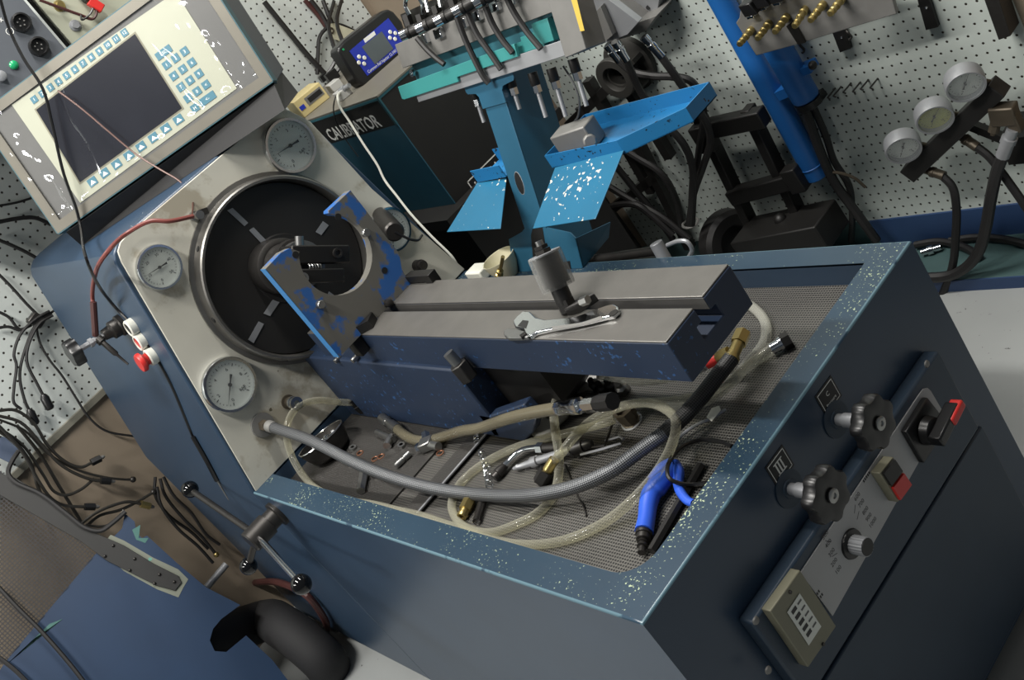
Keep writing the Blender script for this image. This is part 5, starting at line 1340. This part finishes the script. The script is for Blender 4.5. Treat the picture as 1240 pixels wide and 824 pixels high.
BF.part('thread', MB().lathe([(0.0085, 0), (0.0085, 0.008), (0.0095, 0.009), (0.0085, 0.014), (0.005, 0.014), (0.004, 0.006)], a.lerp(b, .55), b - a, 14), BRASS)
# bent injector pipe and spray nozzle
BP_ = Thing('bent_pipe', 'bright bent steel pipe with hex unions in the middle of the tray', 'pipe', lie(630, 552, ZM))
BP_.part('pipe', MB().tube([lie(u, v, ZM + h) for u, v, h in ((609, 567, .010), (617, 558, .012), (630, 547, .016), (645, 543, .018), (664, 543, .018))], 0.0058, 10), CHROME)
BP_.part('union', MB().lathe([(0.006, 0), (0.009, .01), (0.010, .02), (0.0075, .021), (0.0075, .03)], lie(612, 564, ZM + .010), lie(603, 574, ZM + 0.010) - lie(612, 564, ZM + .010), 10), DARKST)
BP_.part('union', MB().hexn(lie(652, 543, ZM + .018), lie(659, 543, ZM + .018), 0.010), CHROME)
BP_.part('union', MB().cyl(lie(659, 543, ZM + .018), lie(675, 542, ZM + .018), 0.0075, n=12), DARKST)
SN_ = Thing('spray_nozzle', 'slim spray nozzle with long stem lying behind the dark hex nut', 'nozzle', lie(650, 560, ZM))
a, b = lie(622, 568, ZM + .008), lie(690, 545, ZM + .02); d_ = b - a; L_ = d_.length
SN_.part('stem', MB().lathe([(0.003, 0), (0.004, L_ * .05), (0.006, L_ * .08), (0.0045, L_ * .1), (0.0065, L_ * .28), (0.0065, L_ * .33), (0.0095, L_ * .34), (0.0095, L_ * .44), (0.007, L_ * .45), (0.0065, L_)], a, d_, 10), ALU)
SN_.part('valve_body', MB().lathe([(0.012, 0), (0.012, 0.02), (0.009, 0.021), (0.009, 0.03), (0.006, 0.036)], lie(694, 545, ZM + .016), lie(708, 540, ZM + .016) - lie(694, 545, ZM + .016), 14), BLACKST)
SN_.part('wire_lever', MB().tube([lie(u, v, ZM + .012) for u, v in ((708, 543), (732, 540), (737, 527), (742, 512))] , 0.0022, 6, smooth=False), DARKST)
SN_.part('wire_lever', MB().tube([lie(u, v, ZM + .010) for u, v in ((703, 551), (730, 544), (752, 537), (755, 532), (750, 529), (733, 534))], 0.0022, 6, smooth=False), ALU)
# pale spatula shape, brass cup, thin wires
P_ = [lie(u, v, ZM + 0.006) for u, v in ((644, 528), (648, 518), (660, 507), (676, 500), (690, 497), (686, 505), (676, 514), (672, 526), (656, 532))]
single('plastic_scoop', 'frosted white plastic scoop half under the clear hose', 'scoop', P_[0] - V((0, 0, .006)), MB().prism([p - V((0, 0, .006)) for p in P_], (0, 0, 0.016)), FROST, bevel=0.005)
a = lie(766, 512, ZM)
BC = Thing('brass_cup', 'brass threaded cup standing behind the looped clear hose', 'fitting', a)
BC.part('cup', MB().lathe([(0.017, 0), (0.017, 0.006), (0.0145, 0.007), (0.0145, 0.016), (0.018, 0.017), (0.018, 0.034), (0.013, 0.034), (0.012, 0.02)], a, (0.1, -0.1, 1), 8), DBRASS)
BC.part('base_ring', MB().lathe([(0.019, 0), (0.019, 0.004), (0.016, 0.005)], a, (0.1, -0.1, 1), 20), ALU)
P_ = [lie(u, v, ZM + .002) for u, v in ((684, 563), (692, 583), (699, 600), (706, 612), (710, 625))]
single('thin_rod', 'thin dark rod passing under the braided hose', 'rod', P_[0], MB().tube(P_, 0.0017, 6), DARKST)
P_ = [lie(u, v, ZM + h) for u, v, h in ((816, 540, .004), (826, 527, .01), (845, 514, .012), (862, 507, .012), (879, 496, .014))]
TG2 = Thing('tagged_wire', 'bent steel wire with white paper tag on the right of the tray', 'wire', P_[0])
TG2.part('wire', MB().tube(P_, 0.0024, 6), ALU)
TG2.part('paper_tag', MB().prism([lie(u, v, ZM + .016) for u, v in ((856, 506), (862, 495), (871, 492), (873, 497), (862, 511))], (0, 0, 0.0008)), WHITEPL)
for i, (u, v, m_, r_) in enumerate(((708, 462, ALUD, 0.030), (733, 474, BLACKST, 0.010), (744, 470, BLACKST, 0.011), (757, 474, STEEL, 0.012), (724, 470, BLACKST, 0.010), (688, 466, BLACKST, 0.009))):
    p = lie(u, v, ZM)
    single(('round_cap', 'banjo_bolt', 'hex_plug', 'elbow_fitting', 'hose_clip', 'hose_clip')[i], ('pale round cap lying under the bed overhang', 'dark banjo bolt under the bed overhang', 'dark hex plug beside the pale round cap', 'steel elbow fitting nearest the clear hose bend', 'dark hose clip beside the pale round cap', 'dark hose clip at the top of the clear hose')[i], 'fitting', p,
           MB().lathe([(r_ * .8, 0), (r_, 0.003), (r_, 0.018 if i else 0.012), (r_ * .6, 0.022 if i else 0.014), (r_ * .6, 0.03 if i else 0.0145)], p, (0.3, -0.3, 1), 8 if i else 24), m_)

# blue air gun with black lead
def AG(u, v, h): return PZ(u, v, ZM + h)
AGN = Thing('air_gun', 'bright blue plastic air blow gun lying in the near corner of the tray', 'air gun', AG(790, 620, 0))
AGN.part('grip', MB().tube([AG(780, 644, .014), AG(783, 628, .015), AG(785, 612, .016), AG(789, 598, .017), AG(797, 588, .018), AG(806, 577, .018), AG(813, 567, .018)], lambda t: 0.0135 - 0.001 * math.sin(t * 9) + (0.0015 if t > .6 else 0), 14), BLUEP)
AGN.part('head', MB().tube([AG(793, 585, .016), AG(804, 571, .019), AG(817, 564, .018)], 0.0135, 12), BLUEP)
AGN.part('trigger', MB().tube([AG(817, 563, .018), AG(822, 572, .018), AG(821, 585, .016), AG(824, 596, .014), AG(833, 607, .012), AG(840, 610, .012)], lambda t: 0.0058 + 0.003 * (1 - t), 10), BLUEP)
a, b = AG(780, 643, .013), AG(777, 670, .010); L_ = (b - a).length
AGN.part('inlet', MB().lathe([(0.012, 0), (0.012, L_ * .2), (0.010, L_ * .22), (0.010, L_ * .42), (0.006, L_ * .44), (0.008, L_ * .55), (0.006, L_ * .57), (0.008, L_ * .72), (0.005, L_ * .75), (0.006, L_)], a, b - a, 12), DARKST)
P_ = [AG(u, v, h) for u, v, h in ((886, 541, .004), (872, 535, .006), (850, 533, .01), (830, 539, .02), (815, 552, .034), (808, 568, .038), (811, 580, .034), (824, 586, .022), (840, 587, .010), (856, 585, .006))]
single('black_air_line', 'thin black air line looping over the blue air gun', 'hose', P_[0], MB().tube(P_, 0.0032, 7), BLACK)
a, b = AG(849, 564, .007), AG(789, 668, .007)
hx = Thing('hex_key_bar', 'black hexagonal bar lying along the tail rim beside the air gun', 'bar', a)
hx.part('bar', MB().cyl(a, b, 0.0066, n=6), BLACKST)
hx.part('bar_end', MB().cyl(a, a + (a - b).normalized() * 0.002, 0.0066, n=6), STEEL)

# ------------------------------------------------------------------ bracket, wrench and gauge post on the bed
XB = -0.86
bh_ = (0.3425, 0.345)
oln = [(0.2205, 0.4165), (0.262, 0.419), (0.280, 0.414), (0.287, 0.4035), (0.291, 0.396)]
r_ = 0.0745
a0 = math.degrees(math.atan2(0.396 - bh_[1], 0.291 - bh_[0])); a1 = math.degrees(math.atan2(0.404 - bh_[1], 0.387 - bh_[0]))
oln += arc(bh_, r_, a0, a1 + 360, 30)
oln += [(0.383, 0.412), (0.386, 0.4155), (0.446, 0.4155), (0.446, 0.262), (0.430, 0.235), (0.425, 0.2015), (0.2195, 0.2015)]
BK = Thing('mounting_bracket', 'worn blue steel pump bracket with large round cut-out standing on the bed', 'bracket', (XB, 0.33, 0.2012))
bp_ = BK.part('plate', MB().prism([(XB, y, z) for y, z in oln], (-0.022, 0, 0)), BRKT, ang=30, label='bare steel face with blue paint remnants')
BK.part('plate_edge', MB().box((XB - 0.0222, 0.2190, 0.2015), (XB + 0.0003, 0.2197, 0.4165)), BRKEDGE, label='blue painted edge')
for y, z in ((0.281, 0.398), (0.393, 0.395), (0.400, 0.258)):
    BK.part('bolt_hole', MB().lathe([(0.0065, 0), (0.0065, 0.0008)], (XB, y, z), XA, 14), INK)
for y, z in ((0.2555, 0.300), (0.4155, 0.338)):
    BK.part('bolt', MB().lathe([(0.0085, 0), (0.0085, 0.008), (0.007, 0.010)], (XB, y, z), XA, 16), STEEL)
BK.part('clamp_screw', MB().lathe([(0.008, 0), (0.008, 0.012), (0.005, 0.014)], (XB, 0.362, 0.208), XA, 8), DARKST)
BK.part('foot_block', MB().prism([(XB + 0.0, 0.2815, 0.2013), (XB + 0.022, 0.30, 0.2013), (XB + 0.004, 0.325, 0.2013), (XB, 0.325, 0.2013)], (0, 0, 0.018)), BLACKST)
BK.part('side_clamp', MB().box((XB - 0.035, 0.258, 0.165), (XB - 0.006, 0.2805, 0.2185)), BLACKST, bevel=0.002)
br = [PY(u, v, 0.425) for u, v in ((478, 352), (481, 343), (490, 336), (518, 334), (527, 347), (521, 348), (515, 342), (492, 344), (487, 355))]
BK.part('latch', MB().prism(br, (0, 0.02, 0)), BLACKST, bevel=0.001)
# solenoid-like actuator behind the bracket, on the panel
c = PX(466, 268, -1.16); e = PX(478, 281, -1.06)
AC = Thing('rotary_sensor', 'dark cylindrical sensor with black lead beside the bracket', 'sensor', c)
AC.part('body', MB().lathe([(0.020, -0.06), (0.022, 0.0), (0.022, (e - c).length - 0.004), (0.018, (e - c).length)], c, e - c, 24), DARKST)
AC.part('lead', MB().tube([e, PX(497, 290, -1.05), PX(506, 291, -1.05), PX(511, 285, -1.06)], 0.003, 6), BLACK)
# wrench
zw = 0.2015
wo = [(613, 405), (617, 399), (626, 393), (629, 388), (637, 381), (645, 382), (652, 389), (664, 392), (700, 389), (738, 374.5), (746, 373), (751, 376), (752, 381), (746, 387), (704, 397), (670, 403), (650, 407), (641, 413), (632, 412), (618, 413), (613, 410)]
WR = Thing('adjustable_wrench', 'chrome adjustable wrench lying on the bed front', 'wrench', PZ(680, 396, zw))
jaw = [(613, 405), (617, 402), (628, 402), (640, 406), (642, 412), (632, 413), (618, 413.5), (613, 410)]
bod = [(627, 401), (624, 394), (629, 388), (637, 381), (645, 382), (652, 389), (664, 392), (700, 388.5), (738, 374.5), (746, 373), (751, 376), (752, 381), (746, 387), (704, 397), (670, 403), (652, 407), (645, 412), (640, 410), (637, 403)]
WR.part('body', MB().prism([PZ(u, v, zw) for u, v in bod], (0, 0, 0.008)), CHROME, bevel=0.002)
WR.part('moving_jaw', MB().prism([PZ(u, v, zw) for u, v in jaw], (0, 0, 0.007)), STEEL, bevel=0.0015)
a, b = PZ(631, 409, zw + 0.007), PZ(638, 404, zw + 0.007)
WR.part('thumb_screw', MB().lathe([(0.0042 + 0.0008 * (k % 2), k / 9 * (b - a).length) for k in range(10)], a, b - a, 12), DARKST)
WR.part('hanging_hole', MB().lathe([(0.0075, 0.0), (0.0075, 0.0009)], PZ(743, 379.5, zw + 0.0075), ZU, 16), DARKST)
WR.part('handle_recess', MB().prism([PZ(u, v, zw + 0.0081) for u, v in ((668, 396), (705, 391), (728, 383), (730, 387), (706, 394), (670, 400))], (0, 0, 0.0004)), ALUD)
jw = [PZ(u, v, zw + 0.0012) for u, v in ((630, 399), (636, 392), (643, 393), (640, 402))]
WR.part('jaw_slot', MB().prism([p + V((0, 0, 0.0065)) for p in jw], (0, 0, 0.0008)), INK)
# clear sleeved post in the T slot
pb_ = PZ(690, 377, zw)
DP = Thing('sleeved_post', 'black threaded post with clear sleeve clamped in the bed T slot', 'post', pb_)
def PP(u, v): return PN(u, v, SN, pb_)
t1, t0 = PP(652, 292), PP(687, 372)
ax = (t1 - t0).normalized(); LL = (t1 - t0).length
def at(f): return t0 + ax * LL * f
DP.part('foot_nut', MB().hexn(pb_ + V((0, 0, 0)), at(0.10), 0.015), BLACKST)
DP.part('shaft', MB().cyl(at(0.05), at(0.40), 0.0135, n=20), BLACKST)
DP.part('core', MB().cyl(at(0.34), at(0.80), 0.0205, n=24), DARKST)
DP.part('clear_sleeve', MB().lathe([(0.0255, 0), (0.0265, 0.004), (0.0265, LL * .52 - .004), (0.0255, LL * .52), (0.0215, LL * .52), (0.0215, 0)], at(0.29), ax, 32, cap0=False, cap1=False), SLEEVE)
DP.part('sleeve_ring', MB().torus(at(0.80), ax, 0.024, 0.0018, 32, 6), ALU)
DP.part('top_nut', MB().hexn(at(0.80), at(0.87), 0.013), DARKST)
DP.part('top_nut', MB().hexn(at(0.88), at(0.93), 0.011), BLACKST)
DP.part('stud', MB().cyl(at(0.9), at(1.0), 0.006, n=12), STEEL)
q0, q1_ = PZ(692, 377, zw + 0.008), PZ(716, 362, zw + 0.012)
DP.part('clamp_arm', MB().obox((q0 + q1_) / 2, (q1_ - q0) / 2, V((0.010, 0.004, 0)), (0, 0, 0.008)), BLACKST, bevel=0.002)
DP.part('arm_bolt', MB().hexn(PZ(704, 366, zw + 0.016), PZ(712, 363, zw + 0.018), 0.007), STEEL)

# ------------------------------------------------------------------ guard leaning on the left wall
GN = V((1, 0, 0.5)).normalized(); GP = V((-2.03, 0, 0.22))
def G(u, v, o=0.0): return PN(u, v, GN, GP + GN * o)
GD = Thing('mesh_guard', 'blue sheet metal guard with wire mesh window leaning at the lower left', 'guard', (-1.62, -0.35, ZF))
blue = [(115, 672), (128, 660), (148, 640), (151, 622), (163, 632), (165, 645), (172, 652), (178, 649), (214, 682), (250, 712), (288, 730), (268, 750), (258, 762), (254, 776), (260, 789), (274, 790), (298, 770), (330, 800), (350, 826), (372, 850), (300, 905), (150, 1010), (-60, 900), (8, 800)]
blue[10] = (291, 733)
GD.part('sheet', MB().prism([G(u, v) for u, v in blue], -GN * 0.003), GUARD, label='dark blue painted sheet')
GD.part('corner_sheet', MB().prism([G(u, v) for u, v in ((-30, 520), (6, 530), (23, 545), (14, 562), (-30, 540))], -GN * 0.003), GUARD)
mk = [G(u, v) for u, v in ((-30, 555), (12, 576), (115, 672), (8, 800), (-60, 880))]
SL = V((0.5, 0, -1)).normalized()
mc = [((p - GP).dot(V((0, 1, 0))), (p - GP).dot(SL)) for p in mk]
def clip(axis, val):
    xs = []
    for i in range(len(mc)):
        p, q = mc[i], mc[(i + 1) % len(mc)]
        if (p[axis] - val) * (q[axis] - val) < 0:
            t = (val - p[axis]) / (q[axis] - p[axis]); xs.append(p[1 - axis] + t * (q[1 - axis] - p[1 - axis]))
    return sorted(xs)
mb = MB(); stp = 0.0082
for ax_i in (0, 1):
    lo = min(m[ax_i] for m in mc); hi_ = max(m[ax_i] for m in mc); k = lo + stp / 2
    while k < hi_:
        c_ = clip(ax_i, k)
        if len(c_) >= 2:
            A_ = GP + (V((0, k, 0)) + SL * c_[0] if ax_i == 0 else V((0, c_[0], 0)) + SL * k)
            B_ = GP + (V((0, k, 0)) + SL * c_[-1] if ax_i == 0 else V((0, c_[-1], 0)) + SL * k)
            d_ = B_ - A_
            if d_.length > 0.004: mb.obox((A_ + B_) / 2 + GN * (0.0008 * ax_i), d_ / 2, d_.cross(GN).normalized() * 0.0012, GN * 0.0008)
        k += stp
GD.part('wire_mesh', mb, M('mesh_wire', rgb(44, 44, 46), 0.5, 0.2, 0.2, 30))['kind'] = 'stuff'
pr = [(121, 664), (134, 648), (150, 655), (186, 676), (216, 690), (228, 702), (222, 712), (216, 724), (190, 714), (150, 692)]
GD.part('bare_patch', MB().prism([G(u, v, 0.0002) for u, v in pr], GN * 0.0006), paint('primer_patch', rgb(112, 116, 104), rgb(96, 150, 136), 0.62, 0.6, 26), label='pale primer where paint was ground away')
for px in (((160, 642), (170, 636), (168, 652), (180, 652), (176, 658), (165, 654)), ((24, 792), (60, 756), (76, 750), (40, 775), (8, 805))):
    GD.part('bare_patch', MB().prism([G(u, v, 0.0002) for u, v in px], GN * 0.0005), paint('primer_mint', rgb(62, 104, 98), rgb(44, 74, 82), 0.7, 0.6, 30))
GD.part('mesh_frame', MB().prism([G(u, v, 0.001) for u, v in ((-30, 560), (2, 574), (20, 580), (50, 598), (102, 640), (150, 661), (186, 683), (216, 698), (220, 706), (212, 716), (190, 710), (130, 680), (96, 655), (0, 600), (-30, 590))], GN * 0.004), M('frame_strip', rgb(38, 38, 37), 0.55, 0.1, 0.2, 14), bevel=0.001, label='dark grey strip clamping the mesh')
for u, v in ((137, 661), (163, 677), (127, 674), (157, 691), (193, 696), (187, 707), (211, 705)):
    GD.part('strip_bolt', MB().sphere(G(u, v, 0.006), 0.0042, 10), DARKST)
GD.part('rubber_trim', MB().tube([G(u, v, 0.008) for u, v in ((23, 546), (14, 560), (10, 573), (18, 584), (48, 598), (80, 622), (104, 640), (122, 643), (136, 634), (152, 620))], 0.0062, 8), RUBBER)
for i, pts_ in enumerate(([(-5, 708), (20, 735), (50, 765), (85, 805), (112, 840)], [(-5, 794), (18, 812), (40, 834)])):
    P_ = [G(u, v, 0.03) for u, v in pts_]
    single('guard_cable', ('black cable hanging across the mesh and blue sheet of the guard', 'short black cable at the very bottom left corner')[i], 'cable', P_[0], MB().tube(P_, 0.0055, 7), RUBBER)

# drain duct and red hose low at the left
P_ = [G(u, v, -0.10) for u, v in ((225, 810), (255, 782))] + [PY(u, v, y) for u, v, y in ( (318, 742, -0.07), (352, 750, -0.06), (378, 775, -0.07), (392, 800, -0.09), (402, 835, -0.09))]
P_ = [V((max(p.x, -1.93), min(p.y, -0.088), p.z)) for p in P_]
single('drain_duct', 'fat dark grey flexible duct curving below the lever', 'duct', P_[0], MB().tube(P_, 0.058, 20), M('duct_rubber', rgb(26, 26, 28), 0.75, 0.0, 0.15, 12))
P_ = [PY(u, v, -0.014) for u, v in ((268, 728), (290, 712), (318, 705), (345, 708), (372, 722), (392, 748), (394, 770), (386, 795), (372, 815))]
single('red_hose', 'dark red hose arching around the grey duct at the bench foot', 'hose', P_[0], MB().tube(P_, 0.0095, 9), REDDK)

# ------------------------------------------------------------------ steel pipes and cables on the left wall
def WL(u, v, o=0.03): return PL(u, v, o)
def wcable(lb, pts, r, o=0.03, mat=RUBBER, end=None, endm=BLACK, name='wall_pipe'):
    P_ = [WL(u, v, o) for u, v in pts]
    t = Thing(name, lb, 'pipe' if name == 'wall_pipe' else 'cable', P_[0])
    t.part('pipe' if name == 'wall_pipe' else 'cable', MB().tube(P_, r, 7), mat)
    if end:
        d = (P_[-1] - P_[-2]).normalized(); e = P_[-1]
        if end == 'nut':
            t.part('end_nut', MB().hexn(e - d * 0.022, e + d * 0.004, 0.0105), endm); t.part('pipe_nose', MB().lathe([(0.004, 0), (0.0055, 0.006), (0.003, 0.012)], e + d * 0.004, d, 10), ALUD)
        elif end == 'ball': t.part('pipe_nose', MB().sphere(e, 0.0085, 12), endm)
        else: t.part('plug', MB().lathe([(0.006, -0.01), (0.0115, 0), (0.0115, 0.03), (0.008, 0.034)], e, d, 12), endm)
    return t
DP_ = M('pipe_dark_steel', rgb(66, 64, 60), 0.35, 0.6, 0.2, 30)
hubp = WL(44, 388, 0.02)
single('cable_clip', 'dark clip gathering the cables on the left pegboard', 'clip', hubp, MB().obox(hubp, WX * 0.014, V((0, 0.016, 0.004)), V((0, -0.005, 0.018))), DARKST, bevel=0.004)
for lb, pts, r, o, e in (
    ('pale edged cable falling from the clip nearest the left edge', [(60, 377), (44, 386), (25, 405), (17, 430), (20, 442), (17, 470), (17, 488), (26, 496)], 0.004, 0.034, None),
    ('cable from the clip ending in a black plug beside the pegboard trim', [(62, 379), (46, 390), (30, 425), (24, 455), (30, 485), (37, 500)], 0.004, 0.03, 'plug'),
    ('cable from the clip to an angled black connector', [(64, 382), (48, 392), (34, 420), (33, 440), (45, 465), (54, 482)], 0.004, 0.038, 'plug'),
    ('long thin cable sweeping from the clip to the headstock edge', [(66, 376), (46, 392), (48, 414), (60, 436), (75, 455), (92, 482), (108, 506), (128, 522), (164, 529)], 0.0032, 0.026, None),
    ('black cable entering the clip from the upper left', [(-6, 328), (14, 348), (32, 368), (46, 382)], 0.004, 0.03, None),
    ('black cable reaching the clip from the left edge', [(-6, 398), (10, 396), (26, 400), (40, 390)], 0.004, 0.024, None),
    ('lower black cable reaching the clip from the left edge', [(-6, 376), (10, 384), (24, 399), (38, 394)], 0.004, 0.022, None),
    ('thin cable crossing the pegboard high beside the console', [(-6, 250), (18, 246), (38, 240)], 0.003, 0.02, None),
    ('thick pair of cables running under the console corner', [(-6, 270), (20, 265), (42, 264), (62, 272)], 0.0055, 0.03, None),
    ('black cable sloping down across the pegboard below the console', [(-6, 289), (18, 299), (36, 308), (54, 319)], 0.0048, 0.024, None)):
    wcable(lb, pts, r, o, RUBBER, e, BLACK, 'pegboard_cable')
for lb, pts, r, o, e, em in (
    ('steel pipe with black nut reaching highest over the brown wall', [(-5, 498), (18, 497), (40, 512), (58, 540), (80, 560), (98, 566), (112, 560), (120, 556)], 0.0042, 0.05, 'nut', BLACK),
    ('steel pipe ending in a nut in the middle of the brown wall', [(-5, 503), (25, 512), (50, 538), (72, 562), (96, 576), (115, 582), (132, 583)], 0.0042, 0.06, 'nut', BLACK),
    ('slim steel pipe with small ball nose pointing right', [(-5, 507), (30, 522), (56, 548), (90, 568), (125, 578), (150, 581), (161, 581)], 0.0034, 0.044, 'ball', DARKST),
    ('bright steel pipe with nut lowest over the guard top', [(-5, 512), (25, 545), (48, 585), (62, 604), (76, 612), (100, 614), (113, 614)], 0.0042, 0.07, 'nut', BLACK),
    ('steel pipe bent back up to join the others', [(-5, 516), (28, 540), (52, 575), (66, 596), (80, 600), (98, 593), (114, 580)], 0.004, 0.055, None, None),
    ('black pipe passing behind the guard trim', [(-5, 520), (20, 538), (36, 560), (46, 590), (55, 612)], 0.0048, 0.06, None, None),
    ('black pipe dropping steeply behind the guard', [(20, 515), (48, 550), (72, 590), (98, 632)], 0.0048, 0.03, None, None),
    ('steel pipe with yellow nut rising from the guard corner', [(98, 635), (112, 624), (132, 614), (155, 608), (172, 611), (180, 613)], 0.0042, 0.08, 'nut', BRASS),
    ('black pipe with ball end rising from the guard corner', [(104, 638), (120, 625), (145, 618), (168, 607), (186, 596)], 0.0042, 0.07, 'ball', DARKST),
    ('slim steel pipe lying just above the rubber trim', [(104, 636), (122, 638), (140, 632), (150, 618)], 0.0036, 0.09, None, None)):
    wcable(lb, pts, r, o, DP_, e, em)
for i, pts in enumerate(([(188, 578), (188, 600), (205, 625), (232, 645), (252, 665)], [(194, 580), (200, 600), (222, 628), (244, 650), (262, 672)], [(198, 578), (210, 600), (232, 622), (250, 648), (266, 660)], [(190, 590), (195, 612), (215, 640), (240, 662), (258, 682)])):
    wcable(('leftmost black cable in the bundle beside the lever', 'second black cable in the bundle beside the lever', 'rightmost black cable in the bundle beside the lever', 'lowest black cable in the bundle beside the lever')[i], pts, 0.0045, 0.05 + 0.008 * i, RUBBER, 'ball' if i == 1 else None, BRASS, 'bundle_cable')
a, b = WL(250, 712, 0.08), WL(274, 684, 0.08)
single('steel_rod', 'short bright steel rod with black band above the guard edge', 'rod', a, MB().cyl(a, b, 0.010, n=14), ALU)
